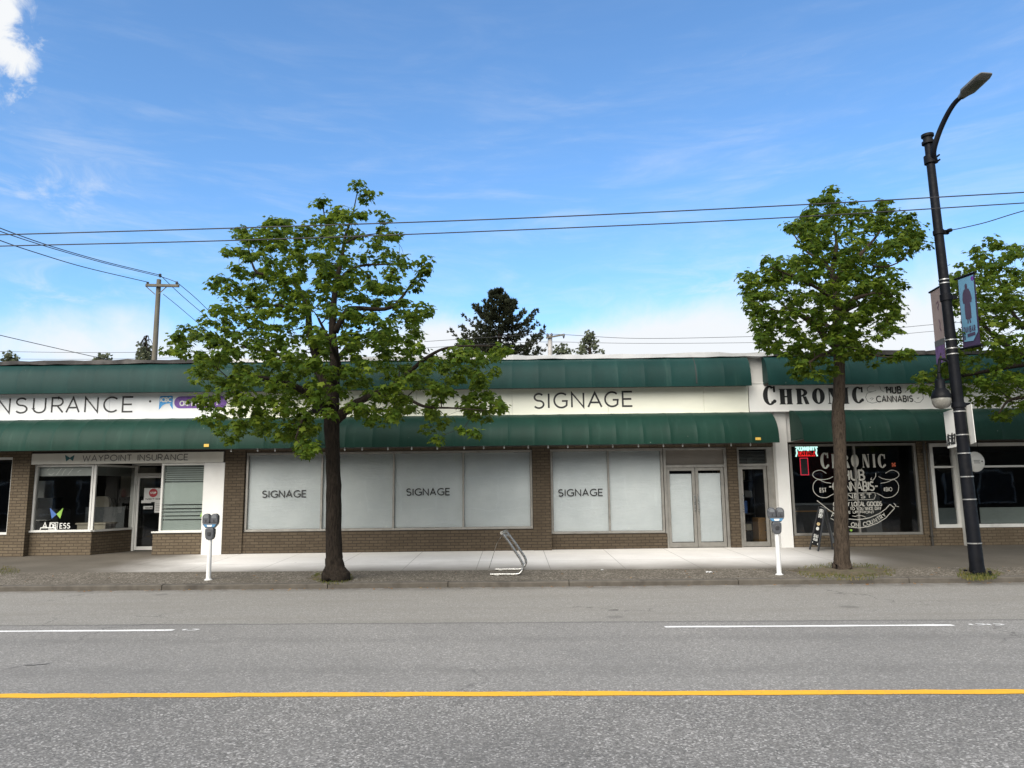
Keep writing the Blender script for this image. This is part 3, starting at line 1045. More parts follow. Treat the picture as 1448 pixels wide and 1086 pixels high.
def window(root, x0, x1, z0, z1, y, frame, mullions=(), fw=0.05, bars=(), name='window', depth=0.10, mull_w=0.045):
    """frame, sill, mullions and one glass pane each bay"""
    fr_ = MB()
    fr_.box(x0, x1, y - 0.02, y + depth, z0, z0 + fw)
    fr_.box(x0, x1, y - 0.02, y + depth, z1 - fw, z1)
    fr_.box(x0, x0 + fw, y - 0.018, y + depth - 0.002, z0 + fw, z1 - fw)
    fr_.box(x1 - fw, x1, y - 0.018, y + depth - 0.002, z0 + fw, z1 - fw)
    for mx in mullions:
        fr_.box(mx - mull_w / 2, mx + mull_w / 2, y - 0.014, y + depth - 0.004, z0 + fw, z1 - fw)
    for bz in bars:
        fr_.box(x0 + fw, x1 - fw, y - 0.012, y + depth - 0.006, bz - 0.025, bz + 0.025)
    wdw = fr_.build(name, frame, root, bevel=0.004)
    xs = [x0 + fw] + list(mullions) + [x1 - fw]
    for a, b in zip(xs, xs[1:]):
        p = MB()
        p.quad((a, y + 0.04, z0 + fw), (b, y + 0.04, z0 + fw), (b, y + 0.04, z1 - fw), (a, y + 0.04, z1 - fw))
        p.build('pane', M['glass'], wdw)
    return wdw


def sheet(wdw, name, mat_, x0, x1, z0, z1, y, n=10, amp=0.006, seed=1):
    """a hung paper or cloth sheet, slightly buckled"""
    rnd = random.Random(seed)
    mb = MB()
    ph = [rnd.uniform(0, 6.28) for _ in range(4)]
    b = len(mb.v)
    for i in range(n + 1):
        for j in range(n + 1):
            xx, zz = x0 + (x1 - x0) * i / n, z0 + (z1 - z0) * j / n
            d = amp * (math.sin(xx * 4.1 + ph[0]) + math.sin(zz * 6.3 + ph[1] + xx * 2) + 0.6 * math.sin(zz * 13 + ph[2]))
            mb.v.append(Vector((xx, y + d, zz)))
    for i in range(n):
        for j in range(n):
            a = b + i * (n + 1) + j
            mb.f.append((a, a + n + 1, a + n + 2, a + 1))
    return mb.build(name, mat_, wdw, smooth='all')


# ---- the empty shop in the middle
VX0, VX1 = -7.35, 6.72
vac = empty('shop_building', (-0.3, YF, Z0), 'vacant brown brick shop with white papered windows under a double green awning', 'shop', 'shops in the row')
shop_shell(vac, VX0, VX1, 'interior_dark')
upper_wall(vac, VX0, VX1, M['stucco'])
roof_edge(vac, VX0, VX1, M['flash'], 11)
pieces(vac, 'brick_wall', M['brick'], [(VX0, -6.85, YF - 0.04, YF + WT, Z0 - 0.1, ZH + 0.06),
    (-6.85, 0.50, YF, YF + WT, Z0 - 0.1, 0.79),
    (0.50, 0.955, YF - 0.04, YF + WT, Z0 - 0.1, ZH + 0.06),
    (0.955, 3.90, YF + 0.12, YF + 0.37, Z0 - 0.1, 0.645),
    (5.51, 5.765, YF + 0.08, YF + 0.33, Z0 - 0.1, ZH + 0.06),
    (-6.85, 0.50, YF + 0.02, YF + WT, 2.80, ZH + 0.06),
    (0.955, 5.51, YF + 0.14, YF + 0.37, 2.81, ZH + 0.06),
    (5.765, VX1, YF + 0.14, YF + 0.37, 2.81, ZH + 0.06)])
w1 = window(vac, -6.83, 0.49, 0.80, 2.795, YF + 0.05, M['frame_grey'], (-4.89, -3.055, -1.275), fw=0.055)
for i, (a, b) in enumerate(((-6.77, -4.92), (-4.87, -3.08), (-3.03, -1.30), (-1.25, 0.43))):
    sheet(w1, 'paper_cover', M['paper'], a, b, 0.86, 2.735, YF + 0.113, amp=0.004, seed=20 + i)
w2 = window(vac, 0.965, 3.86, 0.655, 2.805, YF + 0.16, M['frame_grey'], (2.455,), fw=0.055)
for i, (a, b) in enumerate(((1.03, 2.43), (2.48, 3.80))):
    sheet(w2, 'paper_cover', M['paper'], a, b, 0.715, 2.745, YF + 0.223, amp=0.004, seed=30 + i)
for wv, px0, px1, py1, py0 in ((w1, 371, 433, 693, 704), (w1, 575, 636, 690, 701), (w2, 790, 852, 691, 702)):
    yy = YF + (0.083 if wv is w1 else 0.193)
    a, b = at(px0, py0, yy), at(px1, py1, yy)
    le = Lettering((0, yy, 0))
    le.text('SIGNAGE', a.x, a.z + 0.01, b.x - a.x, b.z - a.z - 0.01 - 0.012, 0.027, 0.25)
    le.build('lettering', M['black'], wv)
# double door with transom
dr = MB()
DY = YF + 0.16
dr.box(3.875, 3.945, DY - 0.02, DY + 0.12, Z0, 2.805)
dr.box(5.435, 5.505, DY - 0.02, DY + 0.12, Z0, 2.805)
dr.box(3.945, 5.435, DY - 0.018, DY + 0.118, 2.755, 2.805)
dr.box(3.945, 5.435, DY - 0.018, DY + 0.118, 2.30, 2.37)
dr.box(3.945, 5.435, DY + 0.0, DY + 0.118, Z0, 0.275)
dframe = dr.build('door_frame', M['frame_grey'], vac, bevel=0.004)
tp = MB()
tp.box(3.95, 5.43, DY + 0.05, DY + 0.07, 2.37, 2.755)
tp.build('transom_panel', P('brown_grey_board', (0.16, 0.145, 0.125), 0.7, 0.1, 2.0), dframe)


def door_leaf(root, x0, x1, z0, z1, y, frame, handle_x=None, st=0.075, name='door', handle_mat=None):
    d_ = MB()
    d_.box(x0, x0 + st, y, y + 0.05, z0, z1)
    d_.box(x1 - st, x1, y, y + 0.05, z0, z1)
    d_.box(x0 + st, x1 - st, y + 0.001, y + 0.049, z1 - st, z1)
    d_.box(x0 + st, x1 - st, y + 0.001, y + 0.049, z0, z0 + st * 1.6)
    dd = d_.build(name, frame, root, bevel=0.004)
    p = MB()
    p.quad((x0 + st, y + 0.025, z0 + st * 1.6), (x1 - st, y + 0.025, z0 + st * 1.6), (x1 - st, y + 0.025, z1 - st), (x0 + st, y + 0.025, z1 - st))
    p.build('pane', M['glass'], dd)
    if handle_x is not None:
        h = MB()
        h.tube([(handle_x, y, z0 + 0.88), (handle_x, y - 0.05, z0 + 0.90), (handle_x, y - 0.055, z0 + 1.0), (handle_x, y - 0.055, z0 + 1.22),
                (handle_x, y - 0.05, z0 + 1.30), (handle_x, y, z0 + 1.32)], 0.014, 7)
        h.build('handle', handle_mat or M['steel'], dd, smooth=True)
    return dd


d1 = door_leaf(vac, 3.955, 4.683, 0.285, 2.295, DY + 0.03, M['frame_grey'], 4.645)
d2 = door_leaf(vac, 4.693, 5.425, 0.285, 2.295, DY + 0.03, M['frame_grey'], 4.735)
sheet(d1, 'paper_cover', M['paper'], 4.04, 4.60, 0.42, 2.14, DY + 0.078, amp=0.004, seed=41)
sheet(d2, 'paper_cover', M['paper'], 4.78, 5.34, 0.42, 2.15, DY + 0.078, amp=0.004, seed=42)
# single dark door to the right
sr = MB()
sr.box(5.77, 5.83, DY - 0.02, DY + 0.12, Z0, 2.80)
sr.box(6.54, 6.60, DY - 0.02, DY + 0.12, Z0, 2.80)
sr.box(5.83, 6.54, DY - 0.018, DY + 0.118, 2.75, 2.80)
sr.box(5.83, 6.54, DY - 0.018, DY + 0.118, 2.32, 2.38)
sr.box(6.60, VX1 - 0.005, DY - 0.01, DY + 0.12, Z0, 2.80)
sfr = sr.build('door_frame', M['frame_grey'], vac, bevel=0.004)
tpn = MB()
tpn.quad((5.83, DY + 0.05, 2.38), (6.54, DY + 0.05, 2.38), (6.54, DY + 0.05, 2.75), (5.83, DY + 0.05, 2.75))
tpn.build('pane', M['glass'], sfr)
bl = MB()
for i in range(9):
    z = 2.40 + i * 0.036
    bl.box(5.84, 6.53, DY + 0.10, DY + 0.13, z, z + 0.012)
bl.build('blind', P('grey_blind_slats', (0.22, 0.23, 0.22), 0.7, 0.1, 5), sfr)
door_leaf(vac, 5.84, 6.53, 0.285, 2.315, DY + 0.03, M['frame_grey'], 5.885)
awning(vac, VX0, 6.02, 19.28, 18.86, 5.09, 4.372, M['awning_upper'], cap0=False, seed=51)
awning(vac, VX0, 6.46, 19.28, 18.38, 3.672, 2.905, M['awning'], cap0=False, seed=52)
for px, py in ((1072, 620),):
    c = at(px, py, 18.372)
    tg = MB()
    tg.box(c.x - 0.065, c.x + 0.065, 18.366, 18.372, c.z - 0.04, c.z + 0.025)
    tg.build('awning_label', M['yellow_tag'], vac)
gx = at(984, 525, 18.9).x
MB().tube([(gx, 19.26 - 0.40 * math.sin(math.pi / 2 * q_ / 10), 4.372 + 0.71 * math.cos(math.pi / 2 * q_ / 10)) for q_ in range(11)], 0.014, 6).build('awning_joint', M['tar'], vac, smooth=True)
# added white pier on the right, up to the roof: the haze built as wall
mb = MB()
mb.box(VX1 + 0.002, 7.03, YF - 0.05, YF + WT, Z0 - 0.1, ZR - 0.003)
mb.build('party_wall', M['stucco'], vac)

# ---- the insurance office on the left
IX0, IX1 = -19.5, VX0 - 0.002
ins = empty('shop_building', (-12.0, YF, Z0), 'insurance office with a recessed glass door between tan brick plinths', 'shop', 'shops in the row')
shop_shell(ins, IX0, IX1, 'interior')
upper_wall(ins, IX0, IX1, M['panel_white'])
roof_edge(ins, IX0, IX1 - 0.002, M['tar'], 12)
PY_ = YF + 0.14
pieces(ins, 'brick_wall', M['brick_tan'], [(-12.78, -12.32, YF - 0.06, YF + WT, Z0 - 0.1, ZH + 0.06),
    (IX0, -12.782, YF + 0.01, YF + WT, Z0 - 0.1, 0.79),
    (IX0, -12.782, YF + 0.01, YF + WT, 2.76, ZH + 0.06),
    (-12.318, -10.74, PY_, PY_ + 0.2, Z0 - 0.1, 0.845),
    (-9.12, -7.86, YF, YF + WT, Z0 - 0.1, 0.80),
    (-9.12, -8.95, YF + WT, 20.98, Z0 - 0.1, 0.795)])
mb = MB()
# brick return slanting back to the door
a, b = Vector((-10.74, PY_ + 0.001, 0)), Vector((-10.36, 20.95, 0))
d = (b - a).normalized() * 0.001
nrm = Vector((-0.9, 0.2, 0)) * 0.2
bs = len(mb.v)
mb.add([(a.x, a.y, Z0 - 0.1), (b.x, b.y, Z0 - 0.1), (b.x - 0.25, b.y, Z0 - 0.1), (a.x - 0.25, a.y + 0.2, Z0 - 0.1),
        (a.x, a.y, 0.843), (b.x, b.y, 0.843), (b.x - 0.25, b.y, 0.843), (a.x - 0.25, a.y + 0.2, 0.843)],
       [(0, 1, 5, 4), (1, 2, 6, 5), (4, 5, 6, 7), (2, 3, 7, 6)])
mb.build('brick_wall', M['brick_tan'], ins)
mb = MB()
mb.box(-7.86, IX1 - 0.002, YF - 0.05, YF + WT, Z0 - 0.1, 2.555)
mb.build('rendered_pier', M['stucco'], ins)  # added pier: white haze built in place of the brick one
hd = MB()
hd.box(-12.318, IX1 - 0.002, YF + 0.01, YF + WT, 2.56, ZH + 0.06)
hd.build('header', M['soffit'], ins)
window(ins, IX0 + 0.3, -12.79, 0.80, 2.755, YF + 0.05, M['frame_white'], (-16.0, -14.4), fw=0.06)
wl = window(ins, -12.31, -10.80, 0.85, 2.555, PY_ + 0.02, M['frame_white'], (), fw=0.05)
fl = MB()
fl.box(-12.30, -10.82, PY_ + 0.16, PY_ + 0.18, 2.27, 2.52)
rb = fl.build('roller_blind', M['blind'], wl)
le = Lettering((0, PY_ + 0.157, 0))
for x0, x1, z0, z1, dz in ((-12.1, -11.92, 2.42, 2.45, .05), (-12.05, -11.9, 2.33, 2.36, -.05), (-11.84, -11.72, 2.30, 2.48, 0), (-11.7, -11.6, 2.29, 2.45, .03), (-11.55, -11.42, 2.3, 2.47, 0), (-11.3, -11.2, 2.36, 2.42, .02)):
    le.stroke([(x0, z0), ((x0 + x1) / 2, (z0 + z1) / 2 + dz), (x1, z1)], 0.025)
le.build('lettering', M['white_letter'], wl)
# slanted pane back to the door
sl = MB()
for p, q, w_ in ((a, b, 0.05),):
    for z in (0.845 + 0.025, 2.53):
        sl.bar((p.x + 0.02, p.y + 0.03, z), (q.x, q.y, z), 0.05, 0.05)
    sl.bar((p.x - 0.01, p.y + 0.02, 0.85), (p.x - 0.01, p.y + 0.02, 2.555), 0.06, 0.06)
    sl.bar((q.x, q.y, 0.85), (q.x, q.y, 2.555), 0.06, 0.06)
ws = sl.build('window', M['frame_white'], ins)
p = MB()
p.quad((a.x + 0.02, a.y + 0.03, 0.87), (b.x, b.y, 0.87), (b.x, b.y, 2.53), (a.x + 0.02, a.y + 0.03, 2.53))
p.build('pane', M['glass'], ws)
p = MB()
p.quad((a.x - 0.06, a.y + 0.12, 2.27), (b.x - 0.10, b.y, 2.27), (b.x - 0.10, b.y, 2.52), (a.x - 0.06, a.y + 0.12, 2.52))
p.build('roller_blind', P('grey_roller_blind', (0.22, 0.23, 0.22), 0.9, 0.06, 8), ws)
# door at the back of the porch
DB = 20.95
df = MB()
df.box(-10.46, -10.385, DB - 0.03, DB + 0.1, Z0, 2.62)
df.box(-10.385, -10.30, DB - 0.01, DB + 0.1, Z0, 2.62)
df.box(-9.44, -9.37, DB - 0.03, DB + 0.1, Z0, 2.62)
df.box(-10.30, -9.44, DB - 0.02, DB + 0.1, 2.29, 2.36)
df.box(-10.30, -9.44, DB - 0.02, DB + 0.1, 2.56, 2.62)
df.box(-9.37, -8.955, DB + 0.0, DB + 0.1, Z0, 2.62)
dfr = df.build('door_frame', M['frame_white'], ins, bevel=0.004)
p = MB()
p.quad((-10.30, DB + 0.05, 2.36), (-9.44, DB + 0.05, 2.36), (-9.44, DB + 0.05, 2.56), (-10.30, DB + 0.05, 2.56))
p.build('pane', M['glass'], dfr)
idoor = door_leaf(ins, -10.295, -9.445, 0.29, 2.285, DB, M['frame_white'], -9.50, 0.06)
def poster(px0, py0, px1, py1, Y=DB + 0.018):
    p0, p1 = at(px0, py1, Y), at(px1, py0, Y)
    MB().box(p0.x, p1.x, Y, Y + 0.003, p0.z, p1.z).build('poster', M['paper_poster'], idoor)
poster(203, 690, 231, 710)
poster(199.5, 707.5, 214, 711.5, DB + 0.014)
poster(202.5, 715.5, 216, 720)
poster(218, 709.8, 228.5, 725, DB + 0.012)
le = Lettering((0, DB + 0.010, 0))
c = at(216.5, 697, DB)
le.disc(c.x, c.z, 0.118)
le.build('stop_symbol', M['red'], idoor)
le = Lettering((0, DB + 0.008, 0))
le.text('STOP', c.x - 0.075, c.z - 0.022, 0.15, 0.045, 0.014)
le.build('lettering', M['white_letter'], idoor)
le = Lettering((0, DB + 0.008, 0))
a1 = at(206, 706.5, DB)
le.text('NOTICE', a1.x, a1.z, 0.40, 0.03, 0.012)
a1 = at(205, 719, DB)
le.text('HOURS', a1.x, a1.z, 0.2, 0.03, 0.01)
for i in range(5):
    a1 = at(219.5, 712.5 + i * 2.4, DB)
    le.stroke([(a1.x, a1.z), (a1.x + 0.13, a1.z)], 0.008)
le.build('lettering', M['grey_letter'], idoor)
# window right of the door, with striped frosted film
wr = window(ins, -9.00, -7.87, 0.81, 2.555, YF + 0.06, M['frame_white'], (), fw=0.05)
def film(py_top, py_bot):
    z0, z1 = at(260, py_bot, YF).z, at(260, py_top, YF).z
    MB().box(-8.95, -7.92, YF + 0.108, YF + 0.111, z0, z1).build('frosted_film', M['frosted'], wr)
film(682, 713.0)
for y0, y1 in ((714.6, 718.5), (720.4, 723.2), (724.8, 728.8), (730.4, 734.2), (735.8, 751)):
    film(y0, y1)
for i in range(8):
    film(657.5 + i * 3.0, 658.9 + i * 3.0)
sb = MB()
sb.box(-8.95, -7.92, YF + 0.24, YF + 0.26, 0.86, 2.5)
sb.build('blind', P('grey_green_blind', (0.17, 0.19, 0.18), 0.8, 0.08, 6), wr)
swl = Lettering((0, YF + 0.096, 0))
q0 = at(281, 731, YF)
swl.stroke([(q0.x, q0.z), (q0.x + 0.06, q0.z + 0.10), (q0.x + 0.14, q0.z + 0.15)], [0.02, 0.07, 0.01])
swl.build('leaf_decal', M['green'], wr)
pieces(ins, 'window_sill', M['frame_white'], [(-9.14, -7.87, YF - 0.05, YF + 0.05, 0.802, 0.842), (-12.34, -10.74, PY_ - 0.05, PY_ + 0.03, 0.847, 0.892)], 0.004)
# butterfly and lettering on the display window
bf = Lettering((0, PY_ + 0.052, 0))
def q(px, py):
    v_ = at(px, py, PY_ + 0.05)
    return (v_.x, v_.z)
bf.shape([q(70.5, 718), q(73, 733.5), q(80, 727.5)])
bf.build('butterfly_wing', M['deep_blue'], wl)
bf = Lettering((0, PY_ + 0.052, 0))
bf.shape([q(89.5, 718), q(79.7, 727), q(85, 733.5)])
bf.build('butterfly_wing', M['green'], wl)
le = Lettering((0, PY_ + 0.052, 0))
a1 = q(60, 747)
le.text('A', a1[0], a1[1], 0.11, 0.14, 0.022)
a1 = q(69, 748)
le.text('DB', a1[0] + 0.03, a1[1] + 0.02, 0.15, 0.11, 0.02, 0.2)
le.stroke([(a1[0], a1[1] - 0.01), (a1[0] + 0.21, a1[1] - 0.01), (a1[0] + 0.22, a1[1] + 0.16), (a1[0] + 0.02, a1[1] + 0.16), (a1[0], a1[1] - 0.01)], 0.014)
a1 = q(84, 747.5)
le.text('ESS', a1[0] + 0.01, a1[1] + 0.01, 0.25, 0.12, 0.022)
a1 = q(56, 752)
le.stroke([(a1[0], a1[1]), (a1[0] + 0.02, a1[1] + 0.10), (a1[0] + 0.40, a1[1] + 0.10), (a1[0] + 0.40, a1[1])], 0.025)
le.build('lettering', M['white_letter'], wl)
awning(ins, IX0, IX1, 19.28, 18.88, 5.09, 4.38, M['awning_upper'], cap1=False, seed=53)
awning(ins, IX0, IX1, 19.28, 18.42, 3.685, 2.915, M['awning'], cap1=False, seed=54)
c = at(292, 629, 18.412)
tg = MB()
tg.box(c.x - 0.06, c.x + 0.06, 18.404, 18.412, c.z - 0.05, c.z + 0.02)
tg.build('awning_label', M['yellow_tag'], ins)

# ---- the cannabis shop on the right
CX0, CX1 = 7.032, 10.60
can = empty('shop_building', (8.8, YF, Z0), 'cannabis shop with a wide dark window behind the sandwich board', 'shop', 'shops in the row')
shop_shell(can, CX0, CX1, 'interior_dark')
upper_wall(can, CX0, CX1, M['panel_warm'])
roof_edge(can, CX0 - 0.3, CX1, M['tar'], 13)
pieces(can, 'brick_wall', M['brick_tan'], [(CX0, 10.36, YF, YF + WT, Z0 - 0.1, 0.545),
    (10.362, CX1, YF - 0.02, YF + WT, Z0 - 0.1, ZH + 0.06)])
wc = window(can, CX0 + 0.06, 10.35, 0.55, 2.86, YF + 0.05, M['frame_grey'], (at(1213, 690, YF).x,), fw=0.06)
pp = MB()
pp.tube([(10.50, YF - 0.07, Z0), (10.50, YF - 0.07, 2.87)], 0.032, 8)
for z in (0.5, 1.6, 2.6):
    pp.box(10.455, 10.545, YF - 0.105, YF - 0.02, z, z + 0.03)
pp.build('downpipe', M['frame_dark'], can, smooth=True)
awning(can, 6.44, CX1, 19.28, 18.87, 5.09, 4.382, M['awning_upper'], cap1=False, seed=55)
awning(can, 7.06, CX1, 19.28, 18.40, 3.70, 2.915, M['awning'], cap1=False, seed=56)
# what the window says
GY = YF + 0.078
dec = Lettering((0, GY, 0))
def dq(zx, zy):
    """point given on a 1358 x 1086 enlargement of the window"""
    v_ = at(1110 + zx * 200 / 1358, 620 + zy * 160 / 1086, GY)
    return (v_.x, v_.z)
def span(z0x, z1x, zy):
    return dq(z0x, zy)[0], dq(z1x, zy)[0], dq((z0x + z1x) / 2, zy)[1]
for ch, z0x, z1x, bot, top in (('C', 345, 425, 292, 135), ('H', 452, 515, 285, 150), ('R', 540, 620, 283, 150), ('O', 638, 712, 281, 150),
                               ('N', 745, 815, 279, 150), ('I', 845, 872, 278, 150), ('C', 895, 968, 284, 148)):
    u0, u1, v0 = span(z0x, z1x, bot)
    dec.fat(ch, u0, u1, v0, dq(z0x, top)[1] - dq(z0x, bot)[1])
u0, u1, v0 = span(560, 762, 398)
dec.text('HUB', u0, v0, u1 - u0, 0.24, 0.045)
u0, u1, v0 = span(425, 890, 500)
dec.text('-CANNABIS-', u0, v0, u1 - u0, 0.215, 0.038, 0.2)
for sg in (1, -1):
    def mx(zx):
        return zx if sg > 0 else 1356 - zx
    for lp in ([(395, 335), (340, 305), (280, 320), (265, 355), (300, 385), (360, 395), (420, 385), (460, 365)],
               [(440, 430), (380, 420), (320, 395), (290, 410), (268, 450), (275, 510), (320, 555), (390, 568), (440, 545), (480, 525)]):
        pts = [dq(mx(x_), y_) for x_, y_ in lp]
        dec.stroke([(p_.x, p_.y) for p_ in spline(pts, 4)], 0.017)
for sg in (1, -1):
    lp = [(470, 335), (480, 375), (505, 400), (530, 395), (525, 370)] if sg > 0 else [(870, 330), (868, 365), (845, 400), (820, 395), (830, 375)]
    dec.stroke([dq(*p_) for p_ in lp], 0.018)
u0, u1, v0 = span(335, 395, 515)
dec.text('EST', u0, v0, u1 - u0, 0.10, 0.02)
u0, u1, v0 = span(945, 1025, 505)
dec.text('#BIO', u0, v0, u1 - u0, 0.09, 0.018)
cap = [(500, 530), (860, 520), (866, 550), (850, 585), (500, 595), (486, 565), (500, 530)]
dec.stroke([dq(*p_) for p_ in cap], 0.014)
u0, u1, v0 = span(520, 830, 580)
dec.text('FINEST', u0, v0 + 0.02, u1 - u0, 0.10, 0.022)
u0, u1, v0 = span(462, 925, 648)
dec.text('QUALITY LOCAL GOODS', u0, v0, u1 - u0, 0.10, 0.024, 0.16)
u0, u1, v0 = span(462, 918, 686)
dec.text('BROUGHT TO YOU SINCE DAY', u0, v0, u1 - u0, 0.065, 0.016, 0.16)
u0, u1, v0 = span(540, 850, 718)
dec.text('ONE UP FRONT', u0, v0, u1 - u0, 0.055, 0.014, 0.16)
dec.stroke([dq(640, 742), dq(668, 748), dq(700, 735), dq(735, 742), dq(768, 755)], 0.016)
# ribbon banner below
up = [(300, 595), (345, 630), (420, 690), (500, 738), (600, 772), (700, 780), (800, 762), (900, 720), (960, 675), (1000, 632)]
lo = [(430, 765), (520, 815), (610, 848), (700, 858), (790, 845), (880, 812), (960, 762), (1045, 668)]
dec.stroke([dq(*p_) for p_ in up], 0.020)
dec.stroke([dq(*p_) for p_ in lo], 0.020)
dec.stroke([dq(1000, 632), dq(1045, 668)], 0.02)
dec.stroke([dq(1035, 620), dq(1055, 640), dq(1048, 655)], 0.016)
dec.stroke([dq(1060, 650), dq(1085, 655)], 0.014)
for ch, zx, zy, ang in (('F', 455, 740, -28), ('O', 492, 768, -26), ('R', 545, 800, -20), ('O', 640, 825, -8), ('N', 685, 830, 0), ('C', 755, 822, 8),
                        ('O', 788, 812, 12), ('U', 822, 800, 18), ('N', 858, 785, 24), ('T', 890, 768, 30), ('R', 915, 752, 34), ('Y', 942, 735, 38)):
    u_, v_ = dq(zx, zy)
    ca, sa = math.cos(math.radians(ang)), math.sin(math.radians(ang))
    for st_ in GLYPH[ch][1]:
        hh = 0.095
        dec.stroke([(u_ + (p_[0] - .3) * hh * ca - (p_[1] - .5) * hh * sa, v_ + (p_[0] - .3) * hh * sa + (p_[1] - .5) * hh * ca) for p_ in st_], 0.02)
dec.build('lettering', P('bone_vinyl_lettering', (0.46, 0.455, 0.41), 0.6, 0.1, 5), wc)
st_ = Lettering((0, GY, 0))
for dx, dy in ((-12, -8), (12, -10), (0, 2), (-10, 14), (13, 12)):
    u_, v_ = dq(1043 + dx, 250 + dy)
    st_.disc(u_, v_, 0.024, n=10)
st_.build('flower_sticker', M['orange'], wc)
u_, v_ = dq(635, 880)
st_ = Lettering((0, GY, 0))
st_.disc(u_, v_, 0.035, 0.03, 10)
st_.build('round_sticker', M['green'], wc)

# ---- the corner unit at the right edge
RX0, RX1 = CX1 + 0.002, 19.5
cor = empty('shop_building', (14.0, YF, Z0), 'white-framed dark-windowed shop behind the tall street lamp', 'shop', 'shops in the row')
shop_shell(cor, RX0, RX1, 'interior_dark')
upper_wall(cor, RX0, RX1, M['panel_warm'])
roof_edge(cor, RX0, RX1, M['tar'], 14)
mb = MB()
mb.box(RX0, RX1, YF, YF + WT, Z0 - 0.1, 0.70)
mb.build('brick_wall', M['brick_tan'], cor)
mb = MB()
mb.box(RX0, RX1, YF + 0.02, YF + WT, 2.845, ZH + 0.06)
mb.build('header', M['soffit'], cor)
wa = window(cor, 10.68, 11.34, 0.705, 2.84, YF + 0.03, M['frame_white'], (), 0.085, bars=(2.235,))
wb = window(cor, 11.60, 19.2, 0.705, 2.84, YF + 0.03, M['frame_white'], (13.45, 15.3, 17.2), 0.085, bars=(2.235,), mull_w=0.07)
for wv, xa, xb in ((wa, 10.77, 11.26), (wb, 11.86, 19.1)):
    fm = MB()
    fm.box(xa, xb, YF + 0.085, YF + 0.088, 0.80, 1.20)
    fm.build('frosted_film', P('grey_frosted_film', (0.17, 0.20, 0.19) if wv is wb else (0.06, 0.075, 0.075), 0.5, 0.06, 4), wv)
cl = MB()
cl.box(11.33, 11.55, YF - 0.12, YF + 0.1, Z0 - 0.05, 2.88)
cl.build('column', M['frame_white'], cor, bevel=0.01)
awning(cor, RX0, RX1, 19.28, 18.87, 5.09, 4.382, M['awning_upper'], cap0=False, seed=57)
awning(cor, RX0, RX1, 19.28, 18.40, 3.70, 2.915, M['awning'], cap0=False, seed=58)

# ------------------------------------------------------------------ signs on the row
def fascia(x0, x1, z0, z1, mat_, label, y=19.27, joints=()):
    root = empty('fascia_sign', ((x0 + x1) / 2, y, z0), label, 'sign', 'sign bands between the awnings')
    b = MB()
    xs = [x0] + list(joints) + [x1]
    for a_, b_ in zip(xs, xs[1:]):
        b.box(a_ + 0.002, b_ - 0.002, y, YF - 0.002, z0, z1)
    b.build('board', mat_, root, bevel=0.004)
    tr_ = MB()
    tr_.box(x0, x1, y - 0.015, y + 0.02, z0 - 0.015, z0 + 0.012)
    tr_.box(x0, x1, y - 0.015, y + 0.02, z1 - 0.012, z1 + 0.015)
    tr_.build('trim', mat_, root)
    return root


SZ0, SZ1 = 3.672, 4.40
SY = 19.268
s_in = fascia(IX0, IX1 - 0.004, SZ0, SZ1 + 0.02, M['panel_white'], 'white fascia sign with thin black INSURANCE lettering', joints=(-14.8, at(155, 570, SY).x))
le = Lettering((0, SY, 0))
def lx(px, py=572):
    return at(px, py, SY).x
zb, zt = at(95, 584.3, SY).z, at(95, 561.3, SY).z
for ch, p0, p1 in (('I', -14, -11), ('N', -5, 15), ('S', 21.5, 39.5), ('U', 46.5, 65.5), ('R', 72.5, 90.5), ('A', 93, 113.5), ('N', 119.5, 139.5), ('C', 146, 165.5), ('E', 172.5, 189)):
    le.letter(ch, lx(p0), lx(p1), zb, zt - zb, 0.043)
le.letter('I', lx(-14), lx(-11), zb, zt - zb, 0.043)
le.build('lettering', M['black'], s_in)
le = Lettering((0, SY, 0))
le.disc(lx(212), at(212, 567.5, SY).z, 0.03)
le.build('bolt', M['black'], s_in)
# square blue badge with a white arch and the purple pill beside it
def sq(px, py):
    v_ = at(px, py, SY)
    return (v_.x, v_.z)
le = Lettering((0, SY, 0))
le.shape([sq(224.5, 579.5), sq(226, 561), sq(228, 560), sq(242, 559.6), sq(244.3, 560), sq(244.3, 579), sq(239.5, 571.5), sq(233, 572), sq(228, 576)])
le.build('badge', M['blue'], s_in)
le = Lettering((0, SY - 0.002, 0))
a1 = sq(227, 568)
le.text('ICBC', a1[0], a1[1], 0.27, 0.10, 0.027, 0.24)
le.stroke([sq(227, 578.5), sq(230, 574), sq(235, 571.4), sq(241, 571.2)], 0.02)
le.build('badge_lettering', M['white_letter'], s_in)
le = Lettering((0, SY, 0))
c0, c1 = sq(255, 569), sq(318, 568.2)
rr = 0.155
le.shape([(c0[0] + rr * math.cos(math.radians(a_)), c0[1] + rr * math.sin(math.radians(a_))) for a_ in range(90, 271, 15)]
         + [(c1[0] - 0.1 + rr * math.cos(math.radians(a_)), c0[1] + rr * math.sin(math.radians(a_))) for a_ in range(-90, 91, 15)])
le.build('pill', M['purple'], s_in)
le = Lettering((0, SY - 0.002, 0))
a1 = sq(254.5, 573.5)
le.text('autoplan', a1[0], a1[1], 0.95, 0.21, 0.03, 0.22)
le.build('pill_lettering', M['white_letter'], s_in)

